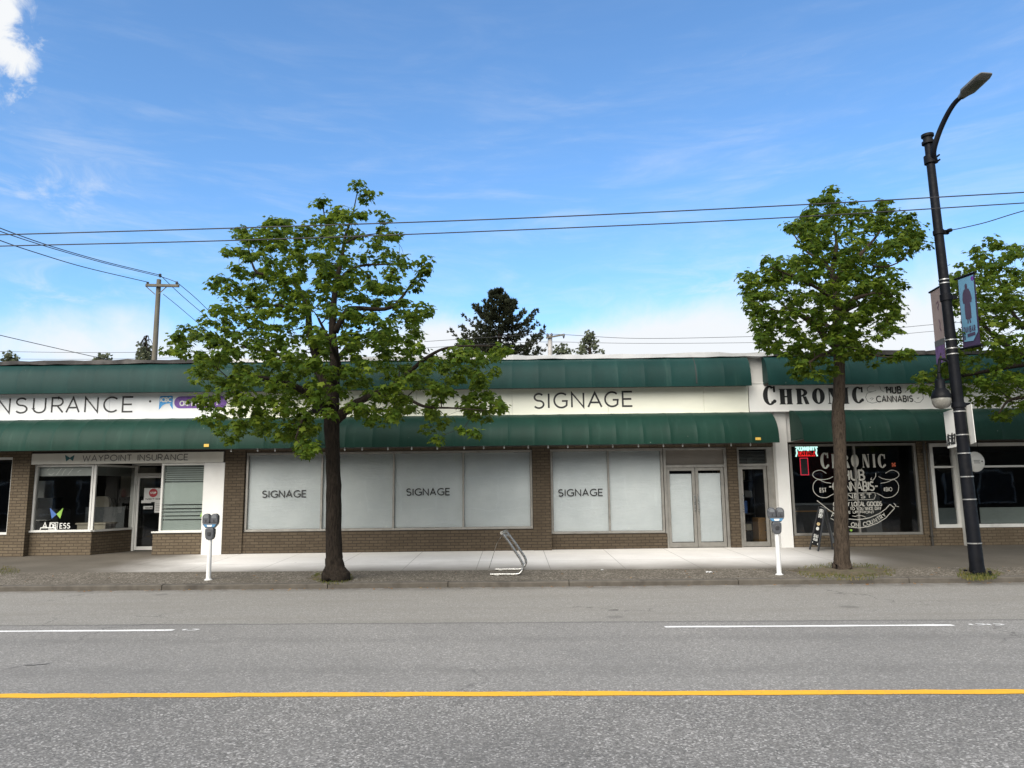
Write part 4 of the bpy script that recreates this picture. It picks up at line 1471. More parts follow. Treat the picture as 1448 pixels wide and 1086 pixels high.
s_v = fascia(VX0, 6.04, SZ0 - 0.005, SZ1, M['stucco_cream'], 'cream fascia sign with black SIGNAGE lettering', joints=(-4.9, -2.45, 0.0, 2.45, 4.9))
le = Lettering((0, SY, 0))
zb, zt = at(824, 577.0, SY).z, at(824, 554.2, SY).z
for ch, p0, p1, dz in (('S', 754, 770, -0.012), ('I', 774.5, 777.5, -0.01), ('G', 782.5, 802.5, -0.005), ('N', 807.5, 826.5, 0), ('A', 830.5, 852, 0), ('G', 854.5, 874.5, 0.01), ('E', 879.5, 895.5, 0.014)):
    le.letter(ch, lx(p0), lx(p1), zb + dz, zt - zb, 0.046)
le.build('lettering', M['black'], s_v)

s_c = fascia(6.06, CX1 + 1.6, SZ0 + 0.02, SZ1 + 0.02, M['panel_warm'], 'white fascia sign with fat black CHRONIC lettering and thin scrolls')
le = Lettering((0, SY, 0))
for ch, p0, p1, b_, t_ in (('C', 1079.5, 1097.5, 573, 545.5), ('H', 1102.5, 1121.5, 572, 550), ('R', 1126.5, 1144, 571.7, 549.5), ('O', 1149, 1167, 571.4, 549),
                           ('N', 1171.5, 1188, 571.1, 549), ('I', 1192, 1201, 571, 548), ('C', 1205.5, 1221.5, 570.5, 547)):
    v0, v1 = at(p0, b_, SY).z, at(p0, t_, SY).z
    le.fat(ch, lx(p0), lx(p1), v0, v1 - v0)
u0, v0 = sq(1254, 556)
le.text('HUB', u0, v0, lx(1275.5) - u0, 0.16, 0.034, 0.3)
le.stroke([sq(1250, 549), sq(1254, 547), sq(1259, 552.5)], 0.02)
u0, v0 = sq(1239.5, 568.3)
le.text('CANNABIS', u0, v0, lx(1291) - u0, 0.145, 0.028, 0.26)
le.build('lettering', M['black'], s_c)
le = Lettering((0, SY, 0))
for lp in ([(1236, 546), (1230, 545.5), (1226, 549), (1227, 553), (1233, 554), (1239, 552)], [(1233, 554), (1226, 556), (1224, 562), (1227, 568), (1233, 570), (1240, 569)],
           [(1244, 546), (1245.5, 551), (1250, 554.5)], [(1284, 548), (1282.5, 552), (1279.5, 555)], [(1296, 550), (1300, 553), (1305, 551)],
           [(1305, 558), (1305.5, 564), (1301, 569), (1296, 569.5), (1292.5, 567)], [(1230, 564), (1233, 562.5), (1235, 563.5), (1232, 566)], [(1296.5, 562), (1298, 564), (1299.5, 561.5)]):
    le.stroke([sq(*p_) for p_ in lp], 0.011)
le.build('scroll', M['grey_letter'], s_c)
s_r = fascia(CX1 + 1.61, RX1, SZ0 + 0.02, SZ1 + 0.02, M['panel_warm'], 'blank white fascia sign right of the street lamp')

# the narrow shop name board under the left awning
nb = empty('name_board', (-10.0, YF - 0.04, 2.56), 'narrow grey-white board lettered WAYPOINT INSURANCE above the insurance windows', 'sign')
b = MB()
b.box(-12.31, -7.40, YF - 0.04, YF + 0.008, 2.56, 2.835)
b.build('board', M['panel_dim'], nb, bevel=0.004)
NY = YF - 0.042
le = Lettering((0, NY, 0))
a1, b1 = at(117, 651.8, NY), at(266, 642.8, NY)
le.text('WAYPOINT INSURANCE', a1.x, a1.z - 0.005, b1.x - a1.x, 0.145, 0.020, 0.24)
le.build('lettering', M['grey_letter'], nb)
le = Lettering((0, NY, 0))
def nq(px, py):
    v_ = at(px, py, NY)
    return (v_.x, v_.z)
le.shape([nq(92, 643.5), nq(93.5, 652.5), nq(99, 648.6)])
le.shape([nq(105.5, 643.5), nq(98.6, 648.6), nq(103.2, 652)])
le.stroke([nq(92.5, 644), nq(98.8, 648), nq(105, 644)], 0.02)
le.build('butterfly_logo', M['teal'], nb)

# ------------------------------------------------------------------ the shops across the street, behind the viewer: what the dark windows mirror
opp = empty('shop_building', (0, -8.5, 0), 'plain dark brick row across the street behind the viewer', 'shop')
mb = MB()
mb.box(-34, 34, -16, -8.6, 0, 6.6)
mb.build('brick_wall', M['brick'], opp)
mb = MB()
mb.box(-34.1, 34.1, -16.1, -8.45, 6.602, 6.9)
mb.build('roof_edge', M['tar'], opp)
for i in range(11):
    x = -31 + i * 6.0
    fr_ = MB()
    fr_.box(x - 2.2, x + 2.2, -8.60, -8.52, 0.8, 0.9)
    fr_.box(x - 2.2, x + 2.2, -8.60, -8.52, 2.7, 2.8)
    for dx in (-2.2, -0.05, 2.1):
        fr_.box(x + dx, x + dx + 0.1, -8.60, -8.525, 0.9, 2.7)
    wv = fr_.build('window', M['frame_white'], opp)
    MB().box(x - 2.1, x + 2.1, -8.598, -8.57, 0.9, 2.7).build('pane', M['dark_plastic'], wv)
mb = MB()
mb.box(-60, 60, -8.45, -5.6, -0.05, 0.12)
struct('far_sidewalk', mb, M['sidewalk'], loc=(0, 0, 0))
# ------------------------------------------------------------------ things inside the shops
def simple_desk(x0, x1, y0, y1, z, label, mat_, front=True):
    root = empty('desk', ((x0 + x1) / 2, (y0 + y1) / 2, 0.287), label, 'desk')
    MB().box(x0, x1, y0, y1, z - 0.04, z).build('desk_top', mat_, root)
    if front:
        MB().box(x0 + 0.03, x1 - 0.03, y0 + 0.04, y0 + 0.07, 0.30, z - 0.042).build('front_panel', mat_, root)
    for xx in (x0 + 0.05, x1 - 0.05):
        MB().box(xx - 0.02, xx + 0.02, y0 + 0.08, y1 - 0.03, 0.287, z - 0.042).build('leg', M['dark_plastic'], root)
    return root


simple_desk(-11.55, -10.75, 20.3, 20.9, 1.05, 'beige desk with a solid front behind the insurance display window', M['beige'])
root = empty('partition', (-11.4, 21.6, 0.287), 'grey fabric office partition behind the beige desk', 'partition')
MB().box(-12.0, -10.9, 21.55, 21.60, 0.36, 1.45).build('panel', M['office_grey'], root)
for xx in (-11.9, -11.0):
    MB().box(xx - 0.03, xx + 0.03, 21.4, 21.75, 0.287, 0.358).build('foot', M['dark_plastic'], root)
root = empty('wall_cabinet', (-11.2, 26.7, 1.9), 'beige wall cabinet on the back wall of the insurance office', 'cabinet')
MB().box(-13.6, -12.4, 26.5, 26.995, 1.75, 2.75).build('carcass', M['beige'], root)
for x0, x1 in ((-13.58, -13.01), (-12.99, -12.42)):
    MB().box(x0, x1, 26.47, 26.498, 1.78, 2.72).build('cabinet_door', M['beige'], root)
lx0, lx1 = at(54, 690, 23.0), at(62, 690, 23.0)
lz0, lz1 = at(58, 704, 23.0).z, at(58, 680, 23.0).z
root = empty('storage_locker', (lx0.x, 23.0, 0.287), 'narrow white locker on a dark base in the left of the insurance window', 'locker')
MB().box(lx0.x, lx1.x + 0.04, 23.0, 23.4, lz0, lz1).build('carcass', M['frame_white'], root)
MB().box(lx0.x + 0.01, lx1.x + 0.03, 22.98, 22.998, lz0 + 0.02, lz1 - 0.02).build('locker_door', M['frame_white'], root)
MB().box(lx0.x - 0.1, lx1.x + 0.3, 23.0, 23.5, 0.29, lz0 - 0.002).build('base', M['dark_plastic'], root)
root = empty('printer', (-12.7, 20.7, 0.287), 'dark office printer standing behind the insurance window', 'printer')
MB().rbox(-12.75, -12.2, 20.6, 21.1, 0.30, 1.05, 0.03).build('cabinet', M['dark_plastic'], root)
MB().rbox(-12.78, -12.17, 20.55, 21.12, 1.06, 1.42, 0.05).build('body', M['dark_plastic'], root)
MB().box(-12.68, -12.35, 20.42, 20.548, 1.12, 1.14).build('paper_tray', M['frame_white'], root)
root = empty('office_chair', (-12.0, 22.6, 0.287), 'beige high-backed office chair behind the grey partition', 'chair')
MB().rbox(-12.35, -11.85, 22.5, 22.62, 1.15, 1.75, 0.16).build('backrest', M['beige'], root, smooth=True)
MB().box(-12.35, -11.85, 22.62, 23.1, 0.78, 0.86).build('seat', M['beige'], root, bevel=0.02)
MB().tube([(-12.1, 22.85, 0.34), (-12.1, 22.85, 0.78)], 0.03).build('post', M['dark_plastic'], root, smooth=True)
bs_ = MB()
for k_ in range(5):
    a_ = math.radians(72 * k_)
    bs_.bar((-12.1, 22.85, 0.36), (-12.1 + 0.3 * math.cos(a_), 22.85 + 0.3 * math.sin(a_), 0.32), 0.05, 0.04)
bs_.build('base', M['dark_plastic'], root)
root = empty('strip_light', (-12.4, 24.2, 2.9), 'thin pale upright strip light at the back of the insurance office', 'lamp')
MB().box(-12.06, -12.02, 24.2, 24.23, 1.78, 2.5).build('housing', M['frame_white'], root)

# brown cabinet and stacked goods behind the single dark door
root = empty('drawer_cabinet', (6.45, 20.6, 0.287), 'brown wooden drawer cabinet behind the single dark door', 'cabinet')
bx0, bx1 = at(1073, 750, 20.4).x, at(1091, 750, 20.4).x
MB().box(bx0, bx1, 20.4, 20.9, 0.29, 0.98).build('carcass', M['wood_box'], root, bevel=0.008)
for i in range(3):
    dwr = MB().box(bx0 + 0.03, bx1 - 0.03, 20.38, 20.398, 0.33 + i * 0.225, 0.53 + i * 0.225).build('drawer', M['wood_box'], root)
    MB().lathe([(0.012, 0), (0.016, 0.02), (0.0, 0.026)], ((bx0 + bx1) / 2, 20.378, 0.43 + i * 0.225), 8, (0, -1, 0)).build('knob', M['dark_plastic'], dwr)
rnd = random.Random(9)
root = empty('shelf_unit', (6.1, 21.1, 0.287), 'dark shelf of dim boxed goods deep behind the single door', 'shelf')
sf = MB()
for z in (0.6, 1.05, 1.5, 1.95, 2.4):
    sf.box(5.6, 6.64, 21.1, 21.5, z, z + 0.03)
for xx in (5.6, 6.61):
    sf.box(xx, xx + 0.03, 21.1, 21.5, 0.287, 2.6)
sf.build('frame', M['dark_plastic'], root)
for z in (0.63, 1.08, 1.53, 1.98):
    x = 5.66
    while x < 6.5:
        w_ = rnd.uniform(0.1, 0.22)
        h_ = rnd.uniform(0.12, 0.36)
        if x + w_ < 6.6 and rnd.random() < 0.8:
            MB().box(x, x + w_, 21.12, 21.4, z + 0.001, z + h_).build('box', rnd.choice([M['office_grey'], M['beige'], M['deep_blue'], M['dark_plastic'], M['wood_box']]), root)
        x += w_ + 0.03

# inside the cannabis shop
root = empty('display_counter', (8.0, 21.4, 0.287), 'long dark display counter behind the cannabis shop window', 'counter')
MB().box(7.2, 8.9, 21.3, 22.0, 0.29, 1.28).build('body', M['dark_plastic'], root)
MB().box(7.15, 8.95, 21.25, 22.05, 1.285, 1.33).build('top', M['office_grey'], root, bevel=0.005)
MB().box(7.2, 8.9, 21.27, 21.298, 1.10, 1.13).build('trim', M['wood_box'], root)
root = empty('display_case', (10.7, 22.0, 0.287), 'upright grey display case right of the counter', 'case')
MB().box(10.05, 10.5, 22.0, 22.5, 0.29, 1.55).build('body', M['office_grey'], root)
MB().box(10.03, 10.52, 21.98, 22.52, 1.552, 1.60).build('top', M['dark_plastic'], root)
root = empty('wall_banner', (10.6, 26.9, 2.0), 'dim dark red banner on the back wall of the cannabis shop', 'banner')
MB().box(9.3, 10.5, 23.96, 23.98, 1.9, 2.85).build('cloth', P('dark_red_cloth', (0.14, 0.012, 0.018), 0.8, 0.2, 3), root)
MB().tube([(9.25, 23.97, 2.87), (10.52, 23.97, 2.87)], 0.015, 6).build('rod', M['dark_plastic'], root)


def neon(name, label, Y):
    return empty(name, tuple(at(1145, 650, Y)), label, 'neon sign')


NY_ = YF + 0.30
root = empty('neon_sign', tuple(at(1140, 645, NY_)), 'lit sign of pale green word over a red panel, top left of the dark window', 'neon sign')
def n_q(zx, zy, Y=NY_):
    v_ = at(1110 + zx * 200 / 1358, 620 + zy * 160 / 1086, Y)
    return (v_.x, v_.z)
a1, b1 = n_q(98, 178), n_q(320, 80)
MB().box(a1[0], b1[0], NY_ + 0.03, NY_ + 0.06, a1[1], b1[1]).build('backing', M['dark_plastic'], root)
le = Lettering((0, NY_ + 0.02, 0))
u0, v0 = n_q(135, 116)
le.text('COMMUNITY', u0, v0, n_q(285, 116)[0] - u0, 0.105, 0.03, 0.2)
for lp in ([(100, 82), (125, 84), (112, 110), (118, 140), (108, 175)], [(316, 82), (296, 84), (306, 110), (300, 140), (314, 170)]):
    le.stroke([n_q(*p_) for p_ in lp], 0.035)
le.build('tube_lettering', emit('pale_green_neon', (0.55, 0.95, 0.85), 0.75), root)
le = Lettering((0, NY_ + 0.022, 0))
p0, p1 = n_q(132, 172), n_q(290, 122)
le.shape([(p0[0], p0[1]), (p1[0], p0[1]), (p1[0], p1[1]), (p0[0], p1[1])])
le.build('red_panel', emit('red_lit_panel', (0.85, 0.02, 0.02), 0.62), root)
le = Lettering((0, NY_ + 0.017, 0))
le.text('CANNABIS', p0[0] + 0.02, p0[1] + 0.03, p1[0] - p0[0] - 0.04, 0.105, 0.022, 0.2)
le.build('lettering', P('dark_red_lettering', (0.10, 0.008, 0.01), 0.5), root)
root = empty('neon_sign', tuple(at(1138, 660, NY_)), 'narrow upright sign outlined in thin red light below the lit word', 'neon sign')
p0, p1 = n_q(157, 350), n_q(220, 188)
MB().box(p0[0] - 0.01, p1[0] + 0.01, NY_ + 0.03, NY_ + 0.05, p0[1] - 0.01, p1[1] + 0.01).build('backing', M['dark_plastic'], root)
le = Lettering((0, NY_ + 0.02, 0))
le.stroke([(p0[0], p0[1]), (p1[0], p0[1]), (p1[0], p1[1]), (p0[0], p1[1]), (p0[0], p0[1])], 0.016)
le.build('tube', emit('thin_red_neon', (0.75, 0.03, 0.06), 0.6), root)
root = empty('neon_sign', tuple(at(1272, 637, 22.5)), 'dim green oval light sign deep in the top right of the cannabis shop', 'neon sign')
p0 = at(1272, 636, 23.4)
le = Lettering((0, 23.4, 0))
le.ring(p0.x, p0.z, 0.27, 0.13, 0.20, 0.08)
le.build('tube', emit('dim_green_neon', (0.03, 0.20, 0.05), 0.5), root)
MB().box(p0.x - 0.3, p0.x + 0.3, 23.42, 23.44, p0.z - 0.15, p0.z + 0.15).build('backing', M['dark_plastic'], root)

# ------------------------------------------------------------------ light string under the middle awning
sl_root = empty('string_lights', (-0.4, 18.62, 2.80), 'black cable of small white bulbs hanging under the middle green awning', 'string lights')
rnd = random.Random(15)
cp_, bx = [], []
x = -6.9
while x < 6.35:
    cp_.append((x, 18.62, 2.862))
    bx.append(x)
    x += rnd.uniform(0.42, 0.66)
    cp_.append((x - 0.25, 18.62, 2.838))
MB().tube(cp_, 0.007, 5).build('cable', M['cable'], sl_root)
for x in bx:
    b_ = MB().lathe([(0.010, 0.0), (0.011, -0.03), (0.018, -0.042), (0.020, -0.062), (0.012, -0.082), (0.0, -0.088)], (x, 18.62, 2.858), 8)
    b_.build('bulb', M['white_metal'], sl_root, smooth=True)

# oval hanging sign under the right awning
hs = empty('hanging_sign', tuple(at(1379, 653, 18.9)), 'white oval hanging sign half hidden by the street lamp', 'sign')
c = at(1379, 653, 18.9)
b_ = MB().lathe([(0.235, -0.018), (0.245, -0.01), (0.245, 0.01), (0.235, 0.018)], c, 28, (0.10, -1, 0))
for v_ in b_.v:
    v_.z = c.z + (v_.z - c.z) * 1.02
b_.build('board', M['frame_white'], hs, smooth=True)
le = Lettering((c.x, c.y - 0.022, c.z), (1, 0.10, 0))
le.stroke([(-0.05, 0.03), (0.12, 0.035)], 0.012)
le.stroke([(-0.05, 0.0), (0.10, 0.0)], 0.012)
le.stroke([(-0.05, -0.03), (0.12, -0.03)], 0.012)
le.disc(0.17, 0.01, 0.02)
le.build('lettering', M['grey_letter'], hs)
hk = MB()
for dx in (-0.1, 0.1):
    hk.tube([(c.x + dx, c.y, c.z + 0.2), (c.x + dx, c.y, 2.895)], 0.006, 5)
hk.build('hanger', M['black_metal'], hs)

# ------------------------------------------------------------------ the tall street lamp and what hangs on it
LY = 14.4
base = Vector((8.567, LY, walk_z(LY, 8.567) - 0.01))
top = at(1311, 188, LY)
def on_post(f):
    return base.lerp(top, f)
def post_at(py):
    """point on the post's axis at the height seen at py"""
    lo, hi = 0.0, 1.0
    for _ in range(40):
        mid = (lo + hi) / 2
        pz = on_post(mid)
        # photograph row of that height above the kerb
        zz = pz.z - CAMH
        f_ = LY * math.cos(PITCH) + zz * math.sin(PITCH)
        u_ = -LY * math.sin(PITCH) + zz * math.cos(PITCH)
        row = 543 - FOC * (pz.x / f_ * math.sin(ROLL) + u_ / f_ * math.cos(ROLL))
        if row > py:
            lo = mid
        else:
            hi = mid
    return on_post((lo + hi) / 2)
axis = (top - base).normalized()
lamp = empty('street_lamp', base, 'tall black street lamp with a curved arm and a hanging globe lantern', 'street lamp')
b_ = MB().tube([on_post(0), on_post(0.012), on_post(0.02), on_post(0.3), on_post(0.6), on_post(0.985)], [0.132, 0.132, 0.122, 0.106, 0.092, 0.076], 20)
b_.build('post', M['black_metal'], lamp, smooth=True)
b_ = MB().lathe([(0.10, -0.16), (0.12, -0.15), (0.12, -0.10), (0.09, -0.09), (0.088, -0.02), (0.118, 0.0), (0.118, 0.05), (0.09, 0.06), (0.0, 0.07)], on_post(0.99), 20, axis)
b_.build('finial', M['black_metal'], lamp, smooth=True)
def r_at(p_):
    f = (p_.z - base.z) / (top.z - base.z)
    return 0.124 - 0.048 * f
for py in (396, 401, 481, 493, 501, 582, 615, 641, 674, 706, 768):
    p_ = post_at(py)
    rr = r_at(p_) + 0.004
    MB().lathe([(rr, -0.011), (rr + 0.003, -0.009), (rr + 0.003, 0.009), (rr, 0.011)], p_, 20, axis).build('steel_band', M['band'], lamp, smooth=True)
for py, h_ in ((421, 0.07), (329, 0.05), (573, 0.05)):
    p_ = post_at(py)
    rr = r_at(p_) + 0.015
    b_ = MB().lathe([(rr - 0.01, -h_), (rr, -h_ + 0.01), (rr, h_ - 0.01), (rr - 0.01, h_)], p_, 18, axis)
    b_.obox(p_ + Vector((rr + 0.03, -0.02, 0)), (0.05, 0, 0), (0, 0.03, 0), (0, 0, 0.04))
    b_.build('collar', M['black_metal'], lamp, smooth=True)
# arm and lamp head
a0 = post_at(226)
b_ = MB().lathe([(0.095, -0.09), (0.115, -0.08), (0.115, 0.08), (0.095, 0.09)], a0, 18, axis)
for sg in (-1, 1):
    for dz in (-0.05, 0.05):
        b_.tube([a0 + Vector((0.06 + sg * 0.06, -0.12, dz)), a0 + Vector((0.06 + sg * 0.06, 0.12, dz))], 0.018, 8)
b_.build('arm_clamp', M['black_metal'], lamp, smooth=True)
h0, h1 = at(1361, 135, 13.55), at(1391, 107, 13.0)
arm = spline([a0 + Vector((0.08, -0.03, -0.08)), at(1320, 215, 14.25), at(1327, 190, 14.1), at(1338, 165, 13.9), at(1349, 147, 13.73), h0], 6)
MB().tube(arm, [0.055 - 0.012 * i / len(arm) for i in range(len(arm))], 12).build('arm', M['black_metal'], lamp, smooth=True)
t_ = (h1 - h0).normalized()
sdv = t_.cross(Vector((0, 0, 1))).normalized()
upv = sdv.cross(t_).normalized()
hb = MB()
st_ = [(-0.06, 0.055, 0.04), (0.05, 0.09, 0.045), (0.14, 0.15, 0.048), (0.52, 0.15, 0.04), (0.61, 0.13, 0.022), (0.64, 0.11, 0.01)]
bi = len(hb.v)
for s_, hw, hh in st_:
    c_ = h0 + t_ * s_
    for du, dv in ((-1, -0.6), (-0.8, -1), (0.8, -1), (1, -0.6), (1, 0.3), (0.7, 1), (-0.7, 1), (-1, 0.3)):
        hb.v.append(c_ + sdv * hw * du + upv * hh * dv)
for i in range(len(st_) - 1):
    for q_ in range(8):
        q2 = (q_ + 1) % 8
        hb.f.append((bi + i * 8 + q_, bi + i * 8 + q2, bi + (i + 1) * 8 + q2, bi + (i + 1) * 8 + q_))
hb.f.append(tuple(bi + q_ for q_ in reversed(range(8))))
hb.f.append(tuple(bi + 40 + q_ for q_ in range(8)))
head = hb.build('lamp_head', M['lamp_grey'], lamp, smooth=True)
MB().obox(h0 + t_ * 0.36 - upv * 0.046, t_ * 0.15, sdv * 0.085, upv * 0.006).build('lamp_lens', P('dark_lamp_lens', (0.09, 0.09, 0.085), 0.3, 0.1, 8), head)
# hanging globe lantern on a curved bracket
g0 = at(1331, 563, LY + 0.05)
pa = post_at(512)
br = spline([pa + Vector((-0.03, 0, -0.18)), pa + Vector((-0.10, 0.01, 0.02)), pa + Vector((-0.22, 0.03, 0.07)), g0 + Vector((0.03, 0, 0.72)), g0 + Vector((0.0, 0, 0.5))], 6)
MB().tube(br, 0.026, 10).build('lantern_bracket', M['black_metal'], lamp, smooth=True)
b_ = MB().lathe([(0.0, 0.50), (0.035, 0.48), (0.04, 0.37), (0.085, 0.355), (0.09, 0.19), (0.10, 0.175), (0.14, 0.135), (0.168, 0.07), (0.178, 0.03), (0.178, 0.0), (0.165, -0.004), (0.0, -0.006)], g0, 24)
ln = b_.build('lantern_cap', M['lamp_grey'] if False else M['black_metal'], lamp, smooth=True)
b_ = MB().lathe([(0.168, -0.006), (0.172, -0.04), (0.163, -0.10), (0.136, -0.155), (0.09, -0.19), (0.04, -0.206), (0.0, -0.208)], g0, 24)
b_.build('lantern_globe', M['lens'], ln, smooth=True)
foot = MB()
for k_ in range(4):
    a_ = math.radians(45 + 90 * k_)
    foot.lathe([(0.035, 0), (0.035, 0.06), (0.02, 0.075), (0, 0.075)], base + Vector((0.20 * math.cos(a_), 0.20 * math.sin(a_), 0.01)), 8)
foot.lathe([(0.25, 0.0), (0.25, 0.02), (0.15, 0.025)], base + Vector((0, 0, 0.005)), 20)
foot.build('base_plate', M['black_metal'], lamp, smooth=True)


def banner(label, corners, mats, depth=0.012):
    """cloth banner through four corners (top-in, top-out, bottom-out, bottom-in), a rod along top and bottom"""
    ti, to, bo, bi_ = [Vector(c_) for c_ in corners]
    root = empty('banner', tuple(bi_), label, 'banner', 'banners on the street lamp')
    n = 10
    mb = MB()
    nrm = (to - ti).cross(bi_ - ti).normalized()
    pts = {}
    for i in range(n + 1):
        for j in range(n + 1):
            u, v = i / n, j / n
            p_ = ti.lerp(to, u).lerp(bi_.lerp(bo, u), v) + nrm * (0.003 * math.sin(u * 5 + v * 3) * math.sin(math.pi * v))
            pts[i, j] = p_
    for sd_ in (0, 1):
        b = len(mb.v)
        for i in range(n + 1):
            for j in range(n + 1):
                mb.v.append(pts[i, j] + nrm * (0.003 if sd_ else -0.003))
        for i in range(n):
            for j in range(n):
                a = b + i * (n + 1) + j
                f_ = (a, a + 1, a + n + 2, a + n + 1)
                mb.f.append(f_ if sd_ else f_[::-1])
    cloth = mb.build('cloth', mats, root, smooth='all')
    for p0, p1 in ((ti, to), (bi_, bo)):
        d_ = (p1 - p0).normalized()
        MB().tube([p0 - d_ * 0.09, p1 + d_ * 0.04], 0.022, 8).build('rod', M['black_metal'], root, smooth=True)
    return root, cloth


# right banner, on the traffic side: leans out over the kerb towards the viewer
tc_i, tc_o = at(1354, 394, LY - 0.05), at(1377.5, 385.5, LY - 0.60)
bc_i = at(1362.5, 493, LY - 0.05)
bc_o = bc_i + (tc_o - tc_i)
bn, cloth = banner('pale blue banner with a dark standing figure on the right of the lamp post', (tc_i, tc_o, bc_o, bc_i),
                   P('purple_banner_cloth', (0.040, 0.026, 0.075), 0.75, 0.12, 5))
U_ = (tc_o - tc_i)
V_ = (tc_i - bc_i)
BW, BH = (bc_o - bc_i).length, V_.length
nrm = U_.cross(V_).normalized()
def banner_art(name, mat_, fn, off):
    le = OnCloth(bc_i, bc_o, tc_o, tc_i, off)
    fn(le)
    return le.build(name, mat_, cloth)
banner_art('picture', P('pale_blue_print', (0.13, 0.30, 0.45), 0.7, 0.10, 3), lambda l: l.shape([(BW * .12, BH * .09), (BW * .66, BH * .08), (BW * .95, BH * .19), (BW * .97, BH * .975), (BW * .06, BH * .975), (BW * .07, BH * .42)]), 0.012)
def figure(l):
    ox, oy, s_ = BW * 0.50, BH * 0.33, BH * 0.56
    pr = [(-.06, 0), (-.05, .10), (-.12, .12), (-.13, .40), (-.11, .50), (-.17, .52), (-.19, .62), (-.16, .78), (-.11, .85), (-.05, .865), (-.055, .91), (-.045, .97), (0, 1.0), (.045, .97), (.055, .91),
          (.04, .865), (.10, .85), (.16, .76), (.20, .60), (.17, .50), (.11, .51), (.13, .40), (.13, .12), (.07, .10), (.10, .0), (.04, 0), (.02, .10), (-.01, .10), (-.01, 0)]
    l.shape([(ox + a_ * s_ * 1.0, oy + b__ * s_) for a_, b__ in pr])
banner_art('figure_print', P('dark_purple_print', (0.060, 0.045, 0.085), 0.7, 0.15, 5), figure, 0.015)
banner_art('lettering', P('dark_purple_lettering', (0.05, 0.04, 0.085), 0.7), lambda l: (l.text('DUNBAR', BW * .17, BH * .21, BW * .66, BH * .075, 0.020, 0.5),
                                                                      l.stroke([(BW * .36, BH * .165), (BW * .82, BH * .175)], BH * .045), l.stroke([(BW * .16, BH * .14), (BW * .24, BH * .14)], BH * .05)), 0.015)
banner_art('emblem', M['purple'], lambda l: l.disc(BW * .90, BH * .93, 0.045), 0.016)
t1, t2 = at(1331, 404, LY + 0.35), at(1315.5, 413, LY + 0.75)
b1_, b2_ = at(1338, 512, LY + 0.30), at(1325.5, 516, LY + 0.75)
bn2, cloth2 = banner('pink-grey banner with a purple foot half hidden behind the lamp post', (t1, t2, b2_, b1_), P('pink_grey_banner_cloth', (0.34, 0.27, 0.27), 0.75, 0.08, 5))
U2, V2 = (t1 - t2), (t2 - b2_)
W2, H2 = (b1_ - b2_).length, V2.length
n2_ = U2.cross(V2).normalized()
def art2(name, mat_, fn, off=0.012):
    le = OnCloth(b2_, b1_, t1, t2, off)
    fn(le)
    le.build(name, mat_, cloth2)
art2('foot_print', P('violet_print', (0.16, 0.09, 0.24), 0.75, 0.3, 8), lambda l: l.shape([(0, 0), (W2, 0), (W2, H2 * .24), (0, H2 * .24)]))
art2('dark_stripe', M['grey_letter'], lambda l: l.shape([(0, H2 * .235), (W2, H2 * .235), (W2, H2 * .315), (0, H2 * .315)]), 0.014)
art2('swirl_print', P('plum_print', (0.11, 0.06, 0.12), 0.75), lambda l: (l.stroke([(W2 * .5, H2 * .80), (W2 * .62, H2 * .82), (W2 * .7, H2 * .77), (W2 * .58, H2 * .74), (W2 * .66, H2 * .70)], 0.02),
                                                                        l.stroke([(W2 * .62, H2 * .58), (W2 * .72, H2 * .52), (W2 * .66, H2 * .46), (W2 * .78, H2 * .42)], 0.025)))
# two pale parking plates clamped to the post
pl = empty('parking_sign', tuple(at(1346, 633, LY + 0.12)), 'white sign plate with black scrawl on the left of the lamp post', 'sign')
c4 = [at(1334.5, 583, LY + 0.30), at(1347.5, 578.5, LY + 0.02), at(1354, 631.5, LY + 0.02), at(1340.5, 634, LY + 0.30)]
def plate(c4, root, th=0.006):
    mb = MB()
    nn = (c4[1] - c4[0]).cross(c4[3] - c4[0]).normalized() * th
    if nn.y > 0:
        nn = -nn
    b = [p_ + nn for p_ in c4] + [p_ - nn for p_ in c4]
    mb.add(b, [(0, 1, 2, 3), (7, 6, 5, 4), (0, 4, 5, 1), (1, 5, 6, 2), (2, 6, 7, 3), (3, 7, 4, 0)])
    return mb.build('plate', M['frame_white'], root)
plate(c4, pl)
U3, V3 = c4[1] - c4[0], c4[0] - c4[3]
W3, H3 = U3.length, V3.length
le = Lettering(c4[3] + U3.cross(V3).normalized() * 0.010, U3, V3)
for i, (x0, sl_) in enumerate(((.08, .1), (.28, -.05), (.48, .12), (.66, .0), (.82, .1))):
    le.stroke([(W3 * x0, H3 * .06), (W3 * (x0 + sl_), H3 * (.34 + .04 * (i % 2)))], 0.035)
for z_ in (.10, .22, .30):
    le.stroke([(W3 * .1, H3 * z_), (W3 * .35, H3 * (z_ + .03)), (W3 * .6, H3 * (z_ - .01)), (W3 * .92, H3 * (z_ + .02))], 0.022)
le.build('scrawl', M['black'], pl)
pl2 = empty('parking_sign', tuple(at(1376, 628, LY)), 'plain white sign plate edge-on to the right of the lamp post', 'sign')
plate([at(1365.5, 574.5, LY - 0.02), at(1373.5, 571, LY - 0.22), at(1380, 625.5, LY - 0.22), at(1372.5, 628.5, LY - 0.02)], pl2)

